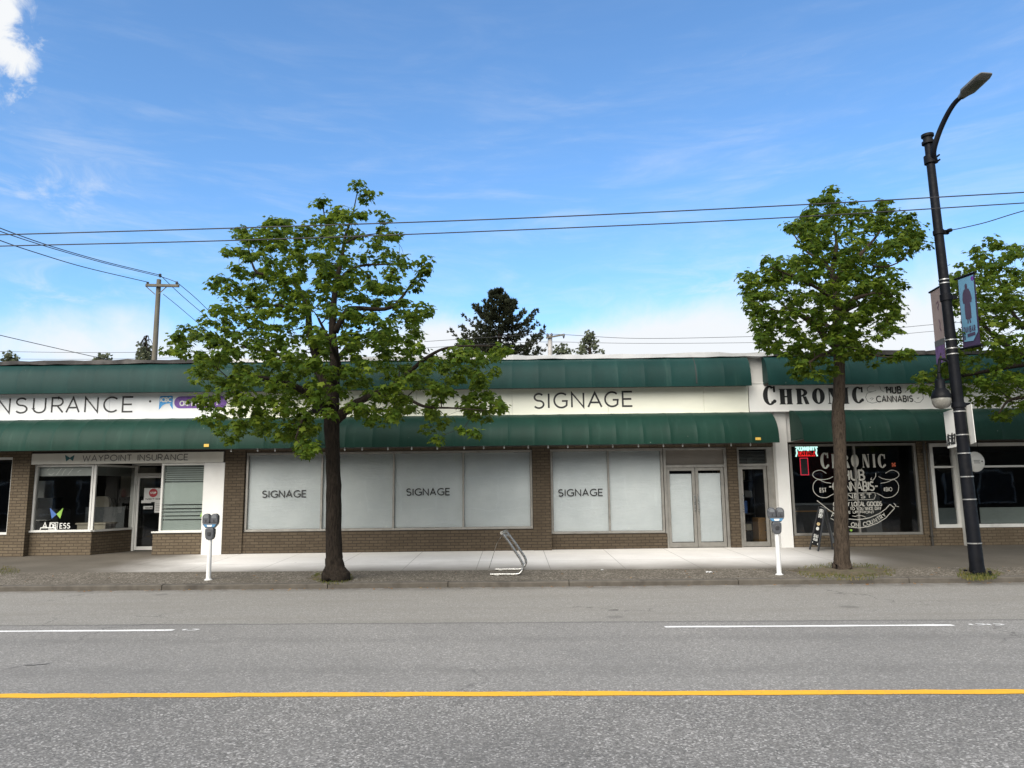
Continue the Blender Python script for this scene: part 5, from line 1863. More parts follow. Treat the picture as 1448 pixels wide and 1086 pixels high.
# ------------------------------------------------------------------ parking meters
def meter(label):
    root = empty('parking_meter', (0, 0, 0), label, 'parking meter', 'parking meters at the kerb')
    MB().tube([(0, 0, 0), (0, 0, 0.80)], [0.052, 0.046], 16).build('post', M['white_metal'], root, smooth=True)
    MB().lathe([(0.085, 0.0), (0.085, 0.012), (0.06, 0.02), (0.05, 0.03)], (0, 0, 0), 16).build('foot', M['white_metal'], root, smooth=True)
    # single lower housing
    lo_ = [(-0.055, 0.76), (0.055, 0.76), (0.085, 0.80), (0.095, 0.88), (0.095, 0.955), (0.07, 0.975), (-0.07, 0.975), (-0.095, 0.955), (-0.095, 0.88), (-0.085, 0.80)]
    hs_ = MB().prism(lo_, -0.075, 0.075).build('coin_housing', M['meter_grey'], root, bevel=0.012)
    MB().lathe([(0.045, 0), (0.045, 0.006), (0.036, 0.009)], (0, -0.076, 0.875), 16, (0, -1, 0)).build('lock_plate', M['dark_plastic'], hs_)
    yk = [(-0.085, 0.977), (0.085, 0.977), (0.155, 1.05), (0.165, 1.068), (-0.165, 1.068), (-0.155, 1.05)]
    yo = MB().prism(yk, -0.07, 0.07).build('yoke', M['meter_grey'], root, bevel=0.008)
    lb = Lettering((0, -0.0722, 0))
    lb.shape([(-0.10, 0.998), (0.10, 0.998), (0.145, 1.048), (-0.145, 1.048)])
    st = lb.build('sticker', M['sticker_blue'], yo)
    lb = Lettering((0, -0.0732, 0))
    lb.shape([(-0.045, 1.004), (0.045, 1.004), (0.06, 1.04), (-0.06, 1.04)])
    lb.build('sticker_patch', M['paper_poster'], yo)
    for sx in (-1, 1):
        cx = sx * 0.088
        pr = [(cx - 0.08, 1.07), (cx + 0.08, 1.07), (cx + 0.082, 1.17)] + [(cx + 0.082 * math.cos(math.radians(a_)), 1.18 + 0.072 * math.sin(math.radians(a_))) for a_ in range(0, 181, 15)] + [(cx - 0.082, 1.17)]
        hd_ = MB().prism(pr, -0.065, 0.065).build('meter_head', M['meter_grey'], root, bevel=0.012)
        wn = [(cx - 0.052, 1.165), (cx + 0.052, 1.165)] + [(cx + 0.052 * math.cos(math.radians(a_)), 1.185 + 0.046 * math.sin(math.radians(a_))) for a_ in range(0, 181, 18)]
        MB().prism(wn, -0.069, -0.064).build('window', P('meter_window', (0.16, 0.17, 0.18), 0.15, 0.1, 5), hd_)
        MB().box(cx - 0.01, cx + 0.01, -0.072, -0.064, 1.09, 1.135).build('coin_slot', M['dark_plastic'], hd_)
    return root


m0 = meter('twin-headed parking meter on a white post in front of the insurance office')
p_ = on_ground(294.5, 820.5, 0.105)
m0.scale = (0.88, 0.88, 1.0)
m0.location = (p_.x, p_.y, walk_z(p_.y, p_.x) - 0.003)
m1 = copy_tree(m0)
p_ = on_ground(1102, 813, 0.105)
m1.location = (p_.x, p_.y, walk_z(p_.y, p_.x) - 0.003)
m1.rotation_euler = (0, 0, math.radians(-6))
m1['label'] = 'twin-headed parking meter on a white post by the single dark door'

# ------------------------------------------------------------------ bike rack
pn, pf = on_ground(693, 813.5, 0.125), on_ground(700, 806, 0.14)
yn, yf_ = pn.y, pf.y - 0.15
zn, zf = walk_z(yn) + 0.022, walk_z(yf_) + 0.022
rk = empty('bike_rack', (0, (yn + yf_) / 2, walk_z(yn)), 'bent tubular steel bike rack leaning up from the sidewalk', 'bike rack')
def rack_pts(seq, Y, z0):
    pts = [at(a_, b__, Y) for a_, b__ in seq]
    for i in range(3):
        pts[i].z = z0
    return pts
tn = rack_pts([(693, 813.4), (712, 813.4), (731, 813.4), (737.2, 808.5), (739.8, 801), (736.5, 792), (729, 780.5), (720.5, 767.5), (710, 753.5)], yn, zn)
tf = rack_pts([(700, 805.5), (716, 805.3), (735, 805.2), (741, 801), (743.8, 795), (742, 788), (736, 779), (727.5, 766.5), (716, 751.5)], yf_, zf)
for pts in (tn, tf):
    MB().tube(spline(pts, 6), 0.024, 12).build('tube', M['steel'], rk, smooth=True)
    c_ = (pts[0] + pts[1]) / 2
    MB().lathe([(0.05, 0), (0.05, 0.006), (0.03, 0.008)], (c_.x, c_.y, c_.z - 0.022), 14).build('mounting_plate', M['steel'], rk, smooth=True)
a_, b__ = tn[-1], tf[-1]
MB().tube([a_ + (a_ - b__).normalized() * 0.04, b__ + (b__ - a_).normalized() * 0.04], 0.034, 12).build('top_tube', M['steel'], rk, smooth=True)
a2, b2 = tn[-2], tf[-2]
MB().tube([(a_ * 3 + a2) / 4, (b__ * 3 + b2) / 4 + Vector((0, 0, -0.02))], 0.018, 8).build('cross_tube', M['steel'], rk, smooth=True)
e_ = at(694, 781, yf_ + 0.05)
mid_ = (a_ + b__) / 2
MB().tube([mid_ + Vector((-0.02, 0, -0.02)), mid_ + Vector((-0.15, 0.05, -0.22)), Vector((e_.x - 0.05, e_.y, walk_z(e_.y)))], 0.0045, 6).build('stay', M['steel'], rk, smooth=True)

# ------------------------------------------------------------------ sandwich board
AX, AYY = at(1157, 775, 18.85).x, 18.85
ab = empty('sandwich_board', (AX, AYY, 0.25), 'black A-frame sandwich board in front of the dark cannabis window', 'sandwich board')
def aq(px, py, Y):
    return at(px, py, Y)
fz = walk_z(18.6)
# front leaf faces left and towards the street, back leaf stands open to the right
f_tl, f_tr = aq(1158.5, 716, 18.98), aq(1166.5, 719, 18.72)
f_bl, f_br = aq(1148.5, 770, 18.92), aq(1158.5, 773, 18.55)
def leaf(tl, tr, bl, br, leg_l, leg_r, sign, hole=False):
    mb = MB()
    n_ = (tr - tl).cross(bl - tl).normalized() * 0.012
    for a_, b__ in ((tl, leg_l), (tr, leg_r)):
        mb.bar(a_, b__, 0.03, 0.03)
    fr_ = mb.build('leg', M['dark_plastic'], ab)
    mb = MB()
    v_ = [tl + n_, tr + n_, br + n_, bl + n_, tl - n_, tr - n_, br - n_, bl - n_]
    mb.add(v_, [(0, 1, 2, 3), (7, 6, 5, 4), (0, 4, 5, 1), (1, 5, 6, 2), (2, 6, 7, 3), (3, 7, 4, 0)])
    return mb.build('board', sign, ab)
gl_, gr_ = aq(1145, 778.5, 18.9), aq(1157, 781, 18.5)
gl_.z, gr_.z = walk_z(18.9), walk_z(18.5)
brd = leaf(f_tl, f_tr, f_bl, f_br, gl_, gr_, M['black_metal'])
r_tl, r_tr = aq(1160, 716, 19.0), aq(1168, 719, 18.74)
g2l, g2r = aq(1184, 772, 19.15), aq(1177.5, 778.5, 18.85)
g2l.z, g2r.z = walk_z(19.15), walk_z(18.85)
b_bl, b_br = r_tl.lerp(g2l, 0.86), r_tr.lerp(g2r, 0.86)
b2d = leaf(r_tl, r_tr, b_bl, b_br, g2l, g2r, M['office_grey'])
UA, VA = f_br - f_bl, f_tl - f_bl
WA, HA = UA.length, VA.length
NA = UA.cross(VA).normalized() * 0.016
le = Lettering(f_bl + NA, UA, VA)
for z_, h_ in ((.84, .09), (.72, .09)):
    le.text('OPEN', WA * .22, HA * z_, WA * .55, HA * h_, 0.02)
le.text('DEALS', WA * .12, HA * .20, WA * .6, HA * .07, 0.016)
le.text('GOODS', WA * .12, HA * .12, WA * .6, HA * .05, 0.014)
le.build('lettering', M['white_letter'], brd)
le = Lettering(f_bl + NA, UA, VA)
le.disc(WA * .42, HA * .55, WA * .24, HA * .045)
le.build('sticker', P('tan_print', (0.5, 0.38, 0.2), 0.6), brd)
le = Lettering(f_bl + NA, UA, VA)
le.disc(WA * .42, HA * .43, WA * .22, HA * .045)
le.disc(WA * .08, HA * .06, 0.02)
le.disc(WA * .8, HA * .05, 0.02)
le.build('sticker', M['white_letter'], brd)

# scraps on the sidewalk
def scrap(px, py, w_, d_, label):
    p_ = on_ground(px, py, 0.105)
    z = walk_z(p_.y, p_.x) + 0.004
    mb = MB()
    n = 4
    for i in range(n):
        x0, x1 = p_.x - w_ / 2 + w_ * i / n, p_.x - w_ / 2 + w_ * (i + 1) / n
        za, zb_ = z + 0.012 * (i % 2), z + 0.012 * ((i + 1) % 2)
        mb.quad((x0, p_.y - d_ / 2, za), (x1, p_.y - d_ / 2, zb_), (x1 + 0.01, p_.y + d_ / 2, zb_ + 0.01), (x0 + 0.01, p_.y + d_ / 2, za + 0.006))
    tag(mb.build('paper_scrap', M['paper_poster'], None), label, 'litter')
scrap(1002.5, 811, 0.12, 0.10, 'crumpled white paper scrap on the sidewalk left of the right meter')
scrap(851, 809, 0.05, 0.06, 'tiny white paper scrap on the sidewalk right of the bike rack')

# ------------------------------------------------------------------ overhead lines
def cable(label, pts, r=0.010, group=None, k=8):
    mb = MB().tube(spline([Vector(p_) for p_ in pts], k), r, 6)
    return tag(mb.build('cable', M['cable'], None, smooth='all'), label, 'cable', group)


def ext(p0, p1, f):
    return p0 + (p1 - p0) * f


for (pts, Y, lab) in (([(0, 332), (362, 321.5), (724, 309), (1086, 292), (1448, 272)], 11.0, 'upper of the two trolley wires running over the street'),
                      ([(0, 348), (362, 339), (724, 325.5), (1086, 309), (1448, 287)], 11.6, 'lower of the two trolley wires running over the street')):
    w_ = [at(px, py, Y) for px, py in pts]
    w_ = [ext(w_[1], w_[0], 8.0), ext(w_[1], w_[0], 2.0)] + w_ + [ext(w_[-2], w_[-1], 2.0), ext(w_[-2], w_[-1], 8.0)]
    cable(lab, w_, 0.0095, 'trolley wires')
sp0 = post_at(328) + Vector((0.12, -0.02, 0))
spw = at(1448, 298, LY - 1.3)
cable('span wire from the street lamp to the right edge', [sp0, sp0.lerp(spw, 0.5) + Vector((0, 0, -0.03)), spw, ext(sp0, spw, 2.0), ext(sp0, spw, 7.0)], 0.009)
ins_ = MB().lathe([(0.012, -0.06), (0.035, -0.04), (0.04, 0.0), (0.035, 0.04), (0.012, 0.06)], sp0.lerp(spw, 0.06), 10, spw - sp0)
ins_.build('wire_insulator', M['black_metal'], lamp, smooth=True)

# utility poles
UY = 36
ub = at(225, 392, UY)
up = empty('utility_pole', (ub.x, UY, 0), 'tall wooden utility pole with a crossarm behind the insurance office', 'utility pole')
MB().tube([(ub.x, UY, 0), (ub.x, UY, ub.z * 0.5), (ub.x, UY, ub.z - 0.12)], [0.16, 0.135, 0.105], 12).build('pole', M['wood_pole'], up, smooth=True)
ca = at(206.5, 403.3, UY - 0.2), at(253, 404.2, UY - 0.2)
MB().bar(ca[0], ca[1], 0.12, 0.13, (0, 1, 0)).build('crossarm', M['wood_pole'], up)
zc = ca[0].z
br_ = MB()
for sx in (-1, 1):
    br_.bar((ub.x + sx * 0.55, UY - 0.2, zc - 0.03), (ub.x + sx * 0.08, UY - 0.15, zc - 0.45), 0.04, 0.02, (0, 1, 0))
br_.build('brace', M['wood_pole'], up)
il, ir, it = at(209, 400.5, UY - 0.2), at(250, 400, UY - 0.2), at(226.5, 389, UY)
for c_ in (il, ir, it):
    MB().lathe([(0.03, -0.12), (0.05, -0.06), (0.075, -0.03), (0.05, 0.0), (0.07, 0.03), (0.04, 0.07), (0, 0.08)], c_, 10).build('insulator', M['meter_grey'], up, smooth=True)


def run(label, seq, r, group):
    cable(label, [at(px, py, Y) for px, py, Y in seq], r, group)


G1 = 'power lines from the left utility pole'
run('power line from the pole top up to the left', [(226.5, 389, 36), (150, 370.5, 32), (72, 348, 28), (0, 322.5, 24), (-90, 285, 20)], 0.017, G1)
run('power line just under the pole top line to the left', [(250, 399, 35.8), (226, 391, 35.6), (150, 372.5, 31), (72, 350.5, 27.5), (0, 327, 23.5), (-90, 292, 19.6)], 0.015, G1)
run('power line from the left end of the crossarm', [(209, 399, 35.8), (120, 378, 31), (50, 357, 27.5), (0, 340, 24.5), (-90, 306, 20.5)], 0.017, G1)
run('line falling right from the pole top behind the big tree', [(226.5, 389, 36), (256, 417, 39), (290, 446, 43), (330, 478, 48)], 0.016, G1)
run('line falling right from the crossarm end behind the big tree', [(250, 399, 36), (275, 420, 38.5), (300, 444, 42), (340, 482, 48)], 0.016, G1)
run('lowest line falling right from the pole side', [(231, 416, 36), (252, 433, 38), (272, 450, 41), (320, 490, 46)], 0.014, G1)
run('thin line sloping down to the roof at the left edge', [(-60, 459, 28), (0, 474, 30), (100, 497, 34), (150, 508, 36), (175, 513, 37)], 0.015, None)
G2 = 'distant lines behind the shops'
run('upper distant line across the sky behind the left shops', [(-60, 496, 48), (120, 498.5, 48), (300, 497, 48)], 0.013, G2)
run('lower distant line across the sky behind the left shops', [(-60, 507, 48), (120, 508, 48), (300, 505, 48)], 0.011, G2)
run('upper distant line from the far pole to the right', [(600, 483, 46), (700, 476.5, 46), (777, 472.5, 46), (900, 478.5, 46), (1060, 476, 46), (1180, 472, 46), (1330, 458, 46), (1500, 446, 46)], 0.014, G2)
run('lower distant line from the far pole to the right', [(600, 492, 46), (700, 486, 46), (777, 483.5, 46), (900, 485.5, 46), (1060, 484.5, 46), (1180, 481, 46), (1330, 467.5, 46), (1500, 456, 46)], 0.012, G2)
fb = at(777.5, 473, 45.8)
fp = empty('utility_pole', (fb.x, 45.8, 0), 'far pale utility pole beside the dark conifer', 'utility pole')
MB().tube([(fb.x, 45.8, 0), (fb.x, 45.8, fb.z - 0.05)], [0.18, 0.14], 10).build('pole', P('pale_pole_wood', (0.42, 0.40, 0.38), 0.9, 0.15, 3), fp, smooth=True)
MB().bar((fb.x - 0.25, 45.6, fb.z - 0.25), (fb.x + 0.9, 45.6, fb.z - 0.05), 0.09, 0.1, (0, 1, 0)).build('crossarm', M['wood_pole'], fp)
for px, py in ((774, 473.5), (780, 473), (797, 474)):
    c_ = at(px, py, 45.6)
    MB().lathe([(0.03, -0.2), (0.06, -0.1), (0.08, 0.0), (0.04, 0.08), (0, 0.1)], c_, 8).build('insulator', M['meter_grey'], fp, smooth=True)
# ------------------------------------------------------------------ trees
LEAF = [(0, 0), (0.16, 0.05), (0.46, 0.02), (0.36, 0.26), (0.52, 0.52), (0.28, 0.60), (0.12, 0.68), (0.0, 1.0), (-0.12, 0.68), (-0.28, 0.60), (-0.52, 0.52), (-0.36, 0.26), (-0.46, 0.02), (-0.16, 0.05)]


def add_leaf(mb, p, tip, nrm, size, curl):
    tip = tip.normalized()
    side = tip.cross(nrm)
    if side.length < 1e-3:
        side = tip.orthogonal()
    side.normalize()
    up_ = side.cross(tip).normalized()
    b = len(mb.v)
    mb.v.append(p + (tip * 0.42 + up_ * 0.03) * size)
    for u, v in LEAF:
        d = -curl * (u * u * 0.9 + max(v - 0.35, 0) ** 2 * 0.7)
        mb.v.append(p + (side * u + tip * v + up_ * d) * size)
    n = len(LEAF)
    for i in range(n):
        mb.f.append((b, b + 1 + i, b + 1 + (i + 1) % n))


def rand_unit(rnd):
    while True:
        v = Vector((rnd.uniform(-1, 1), rnd.uniform(-1, 1), rnd.uniform(-1, 1)))
        if 0.05 < v.length <= 1:
            return v.normalized()


def clump(mb, rnd, c, r, n, size):
    """a spray of leaves that spread sideways and hang at the tips"""
    for _ in range(n):
        d = rand_unit(rnd)
        d.z = d.z * 0.75 + 0.1
        p = c + Vector((d.x, d.y, d.z * 0.8)) * r * rnd.uniform(0.25, 1.0)
        out = Vector((d.x, d.y, 0))
        out = out.normalized() if out.length > 0.1 else rand_unit(rnd)
        tip = out * rnd.uniform(0.5, 1.0) + Vector((0, 0, -rnd.uniform(0.15, 0.95))) + rand_unit(rnd) * 0.35
        nrm = Vector((d.x * 0.5, d.y * 0.5, 1.0)) + rand_unit(rnd) * 0.45
        add_leaf(mb, p, tip, nrm, size * rnd.uniform(0.55, 1.35), rnd.uniform(0.3, 1.0))


def inside(poly, x, y):
    c = False
    n = len(poly)
    for i in range(n):
        x0, y0 = poly[i]
        x1, y1 = poly[(i + 1) % n]
        if (y0 > y) != (y1 > y) and x < (x1 - x0) * (y - y0) / (y1 - y0) + x0:
            c = not c
    return c


def street_tree(label, Y0, trunk, limbs, outline, centre, depth, count, sprigs, bark, seed, leaf_size=0.103, clump_r=0.19, per=24, min_d=0.22):
    """trunk and limbs traced where they stand, twigs grown from them out to leaf sprays spread through the crown's volume"""
    rnd = random.Random(seed)
    wood = MB()
    nodes = []                                        # (point, radius)
    def limb(seq, sides=8, k=5, wob=0.15):
        pts, rad = [], []
        for px, py, dy, r in seq:
            v = at(px, py, Y0 + dy)
            pts.append((v.x, v.y, v.z, r))
        P4 = spline(pts, k)
        path = [Vector((p[0] + rnd.uniform(-1, 1) * p[3] * wob, p[1], p[2])) for p in P4]
        rr = [max(p[3], 0.006) * rnd.uniform(1 - wob * 0.4, 1 + wob * 0.4) for p in P4]
        wood.tube(path, rr, sides)
        return path, rr
    tp, trr = limb(trunk, 16, 5, 0.05)
    base = tp[0].copy()
    hi = [i for i in range(len(tp)) if tp[i].z > 2.6]
    for i in hi:
        nodes.append((tp[i], trr[i]))
    for lb in limbs:
        p, r = limb(lb)
        nodes += list(zip(p, r))
    centres = []
    tries = 0
    xs = [p[0] for p in outline]
    ys = [p[1] for p in outline]
    cx, cy, rx, ry = centre
    while len(centres) < count and tries < 60000:
        tries += 1
        px, py = rnd.uniform(min(xs), max(xs)), rnd.uniform(min(ys), max(ys))
        if not inside(outline, px, py):
            continue
        q = 1 - ((px - cx) / rx) ** 2 - ((py - cy) / ry) ** 2
        dd = depth * math.sqrt(max(q, 0.02))
        dy = rnd.uniform(-dd, dd)
        if rnd.random() < 0.45:
            dy = math.copysign(dd * rnd.uniform(0.6, 1.0), dy)
        # keep the traced outline true at that distance
        v = at(px, py, Y0 + dy)
        if any((v - c).length < min_d for c in centres):
            continue
        centres.append(v)
    for px, py, dy in sprigs:
        centres.append(at(px, py, Y0 + dy))
    crown = MB()
    # nearest ones first, so far sprays grow out of the twigs of near ones
    todo = sorted(centres, key=lambda c: min((c - n[0]).length for n in nodes))
    for c in todo:
        best, bd = None, 1e9
        for n in nodes:
            d = (c - n[0]).length + (0.8 if n[0].z > c.z + 0.3 else 0)
            if d < bd:
                best, bd = n, d
        a, r0 = best
        L = (c - a).length
        r0 = min(r0 * 0.6, 0.008 + L * 0.012)
        mid = a.lerp(c, 0.5) + Vector((rnd.uniform(-1, 1), rnd.uniform(-1, 1), rnd.uniform(0.1, 1.0))) * L * 0.13
        path = spline([a, mid, c], 4)
        rr = [r0 + (0.004 - r0) * i / (len(path) - 1) for i in range(len(path))]
        wood.tube(path, rr, 5, cap=False)
        nodes += [(p, r) for p, r in zip(path[2:], rr[2:])]
        clump(crown, rnd, c, clump_r * rnd.uniform(0.75, 1.25), int(per * rnd.uniform(0.7, 1.3)), leaf_size)
    root = empty('maple_tree', (base.x, base.y, base.z), label, 'tree', 'street trees along the kerb')
    wood.build('trunk', bark, root, smooth='all')
    crown.build('crown', M['leaf'], root)
    return base


out1 = [(345, 318), (368, 322), (385, 305), (408, 312), (420, 328), (440, 302), (462, 312), (478, 292), (500, 300), (540, 302), (562, 312), (560, 345), (576, 358), (570, 385), (566, 408), (585, 432),
        (615, 432), (598, 450), (596, 480), (604, 508), (640, 488), (668, 480), (702, 482), (720, 496), (698, 516), (702, 540), (680, 543), (690, 556), (712, 574), (690, 596), (655, 588), (622, 598), (612, 616), (580, 600),
        (545, 588), (538, 604), (500, 598), (490, 585), (455, 588), (442, 618), (446, 645), (428, 648), (412, 630), (382, 622), (356, 608), (330, 626), (310, 614), (296, 606), (266, 594), (254, 588), (264, 575), (290, 560), (272, 545),
        (258, 530), (276, 516), (290, 505), (270, 500), (236, 496), (250, 480), (258, 465), (285, 450), (302, 430), (312, 410), (296, 400), (302, 392), (345, 396), (332, 380), (314, 350), (340, 332)]
T1Y = 14.65
b1t = street_tree('broad maple with a thick dark trunk in front of the papered windows', T1Y,
    [(475, 819, 0, 0.30), (474.5, 813, 0, 0.245), (474, 806, 0, 0.20), (473, 796, 0, 0.172), (472, 775, 0, 0.155), (472, 700, 0, 0.145), (470.5, 640, 0, 0.138), (469, 600, 0, 0.150), (471, 570, 0, 0.12), (473, 511, 0, 0.095), (470, 456, 0.05, 0.07), (475, 402, 0, 0.052), (483, 367, 0, 0.04), (488, 335, 0, 0.028), (498, 306, 0, 0.016), (506, 268, 0, 0.007)],
    [[(466, 592, 0, 0.11), (452, 570, -0.2, 0.085), (436, 557, -0.5, 0.07), (402, 541, -0.9, 0.055), (347, 532, -1.3, 0.035), (322, 534, -1.5, 0.018)],
     [(467, 588, 0, 0.12), (460, 549, 0.2, 0.10), (448, 510, 0.4, 0.085), (438, 470, 0.6, 0.07), (434, 434, 0.6, 0.06), (417, 402, 0.6, 0.05), (390, 388, 0.6, 0.04), (363, 385, 0.6, 0.028), (353, 358, 0.6, 0.015), (350, 335, 0.6, 0.008)],
     [(436, 445, 0.6, 0.05), (415, 437, 0.3, 0.035), (390, 432, 0, 0.028), (347, 435, -0.2, 0.014)],
     [(477, 592, 0, 0.11), (490, 580, -0.1, 0.09), (506, 569, -0.3, 0.075), (530, 557, -0.5, 0.06), (556, 545, -0.6, 0.05), (602, 507, -0.9, 0.035), (637, 491, -1.1, 0.022), (700, 489, -1.3, 0.01)],
     [(550, 548, -0.6, 0.045), (575, 562, -0.9, 0.032), (601, 575, -1.2, 0.024), (641, 577, -1.4, 0.016), (684, 580, -1.6, 0.008)],
     [(474, 470, 0, 0.07), (490, 440, 0, 0.055), (506, 436, -0.1, 0.05), (552, 435, -0.2, 0.036), (580, 404, -0.2, 0.02), (601, 372, -0.2, 0.009)],
     [(478, 398, 0, 0.04), (495, 382, 0.2, 0.032), (515, 375, 0.3, 0.026), (548, 374, 0.4, 0.012)],
     [(487, 345, 0, 0.026), (506, 335, 0, 0.02), (535, 330, 0, 0.01)],
     [(482, 345, 0, 0.024), (463, 325, 0, 0.016), (458, 300, 0, 0.012), (455, 284, 0, 0.007)],
     [(472, 520, 0, 0.08), (480, 505, 0.8, 0.06), (505, 480, 1.4, 0.045), (540, 470, 1.8, 0.025)],
     [(470, 545, 0, 0.08), (440, 520, 1.0, 0.06), (390, 500, 1.6, 0.04), (340, 490, 2.0, 0.02)],
     [(470, 540, 0, 0.07), (480, 520, -0.9, 0.05), (470, 490, -1.6, 0.035), (450, 450, -1.9, 0.02)],
     [(469, 585, 0, 0.08), (450, 580, -0.8, 0.05), (430, 590, -1.5, 0.03), (418, 620, -1.9, 0.014)]],
    out1, (465, 480, 265, 240), 2.35, 660,
    [(505, 260, 0), (509, 266, 0), (523, 274, 0), (518, 280, 0.1), (456, 283, 0), (451, 288, 0), (601, 370, -0.2), (604, 380, -0.2), (597, 385, -0.2), (592, 398, -0.2), (585, 408, -0.2), (240, 494, -0.5), (716, 495, -1.3), (708, 574, -1.6), (430, 640, -1.9), (440, 632, -1.9),
     (672, 612, -1.5), (655, 606, -1.4), (618, 620, -1.2)],
    M['bark'], 21, per=29)

out2 = [(1160, 278), (1175, 266), (1186, 285), (1206, 284), (1222, 300), (1240, 295), (1250, 282), (1262, 300), (1284, 302), (1300, 311), (1302, 330), (1312, 350), (1294, 362), (1262, 358), (1254, 372), (1268, 390), (1275, 402), (1270, 430), (1277, 455), (1268, 470),
        (1240, 476), (1215, 470), (1232, 490), (1220, 504), (1190, 500), (1181, 512), (1180, 534), (1150, 534), (1117, 528), (1114, 505), (1082, 494), (1076, 476), (1056, 455), (1061, 440), (1050, 425), (1049, 386), (1080, 392), (1081, 362), (1096, 359), (1110, 377),
        (1141, 340), (1114, 330), (1112, 316), (1140, 306), (1139, 291)]
T2Y = 15.05
b2t = street_tree('slender maple with a brown trunk in front of the CHRONIC sign', T2Y,
    [(1191, 808, 0, 0.23), (1191, 803, 0, 0.185), (1190.5, 794, 0, 0.155), (1190, 770, 0, 0.138), (1189, 700, 0, 0.125), (1187.5, 640, 0, 0.118), (1185.5, 592, 0, 0.128), (1185, 580, 0, 0.118), (1187, 540, 0, 0.112), (1186, 500, 0, 0.10), (1183, 463, 0, 0.085), (1183, 420, 0, 0.065), (1177, 384, 0, 0.05), (1183, 341, 0, 0.032), (1174, 308, 0, 0.018), (1169, 284, 0, 0.008)],
    [[(1184, 492, 0, 0.09), (1174, 482, -0.1, 0.075), (1155, 463, -0.3, 0.062), (1132, 446, -0.5, 0.048), (1102, 441, -0.8, 0.025), (1075, 430, -1.0, 0.012)],
     [(1179, 400, 0, 0.06), (1193, 381, 0, 0.05), (1218, 358, 0, 0.038), (1245, 326, 0.1, 0.02), (1252, 300, 0.1, 0.01)],
     [(1215, 362, 0, 0.03), (1236, 376, -0.2, 0.022), (1258, 376, -0.3, 0.016), (1280, 366, -0.4, 0.008)],
     [(1184, 440, 0, 0.06), (1205, 425, -0.5, 0.045), (1235, 415, -0.9, 0.03), (1262, 420, -1.2, 0.012)],
     [(1183, 450, 0, 0.06), (1195, 440, 0.7, 0.045), (1225, 430, 1.2, 0.03), (1255, 445, 1.5, 0.012)],
     [(1178, 390, 0, 0.045), (1165, 370, 0.4, 0.032), (1140, 355, 0.7, 0.022), (1118, 325, 0.8, 0.01)],
     [(1184, 430, 0, 0.05), (1160, 410, -0.6, 0.036), (1130, 395, -1.0, 0.024), (1090, 378, -1.2, 0.01)],
     [(1183, 470, 0, 0.06), (1160, 455, 0.9, 0.04), (1120, 440, 1.3, 0.025), (1080, 410, 1.5, 0.01)],
     [(1186, 495, 0, 0.05), (1165, 500, -0.6, 0.032), (1145, 512, -0.9, 0.018)],
     [(1187, 500, 0, 0.045), (1205, 492, -0.3, 0.03), (1235, 502, -0.6, 0.018), (1262, 505, -0.8, 0.012), (1288, 500, -1.0, 0.006)]],
    out2, (1178, 405, 145, 150), 1.75, 400,
    [(1216, 505, -0.3), (1262, 506, -0.8), (1276, 502, -0.9), (1286, 499, -1.0), (1240, 512, -0.6), (1228, 498, -0.5), (1056, 388, -0.8)],
    M['bark_brown'], 22, per=29)

out3 = [(1338, 388), (1352, 372), (1368, 372), (1372, 350), (1390, 340), (1402, 332), (1416, 345), (1448, 352), (1500, 325), (1560, 340), (1640, 420), (1650, 520), (1600, 590), (1500, 605), (1470, 575), (1440, 560), (1428, 588), (1410, 596), (1388, 572), (1362, 566), (1340, 556),
        (1318, 560), (1300, 556), (1292, 538), (1310, 522), (1330, 516), (1345, 482), (1342, 440)]
T3Y = 15.9
b3t = street_tree('maple reaching in from the right edge behind the street lamp', T3Y,
    [(1545, 818, 0, 0.24), (1543, 800, 0, 0.18), (1538, 700, 0, 0.15), (1530, 600, 0, 0.14), (1522, 540, 0, 0.12), (1515, 470, 0, 0.09), (1508, 400, 0, 0.06), (1510, 350, 0, 0.02)],
    [[(1524, 555, 0, 0.11), (1490, 520, -0.2, 0.085), (1440, 500, -0.4, 0.06), (1400, 470, -0.5, 0.045), (1372, 430, -0.6, 0.025), (1360, 390, -0.6, 0.01)],
     [(1470, 512, -0.3, 0.06), (1420, 520, -0.5, 0.045), (1370, 530, -0.7, 0.03), (1315, 542, -0.9, 0.012)],
     [(1520, 530, 0, 0.08), (1480, 490, 0.5, 0.06), (1430, 440, 0.8, 0.04), (1402, 360, 0.8, 0.012)],
     [(1520, 520, 0, 0.08), (1560, 480, 0.2, 0.06), (1600, 430, 0.3, 0.03), (1620, 420, 0.3, 0.012)],
     [(1522, 560, 0, 0.08), (1480, 560, -0.8, 0.05), (1430, 565, -1.2, 0.03), (1412, 585, -1.3, 0.012)]],
    out3, (1490, 465, 215, 160), 2.1, 600,
    [(1296, 548, -0.9), (1304, 534, -0.9), (1318, 528, -0.8)],
    M['bark'], 23, per=22, min_d=0.21)


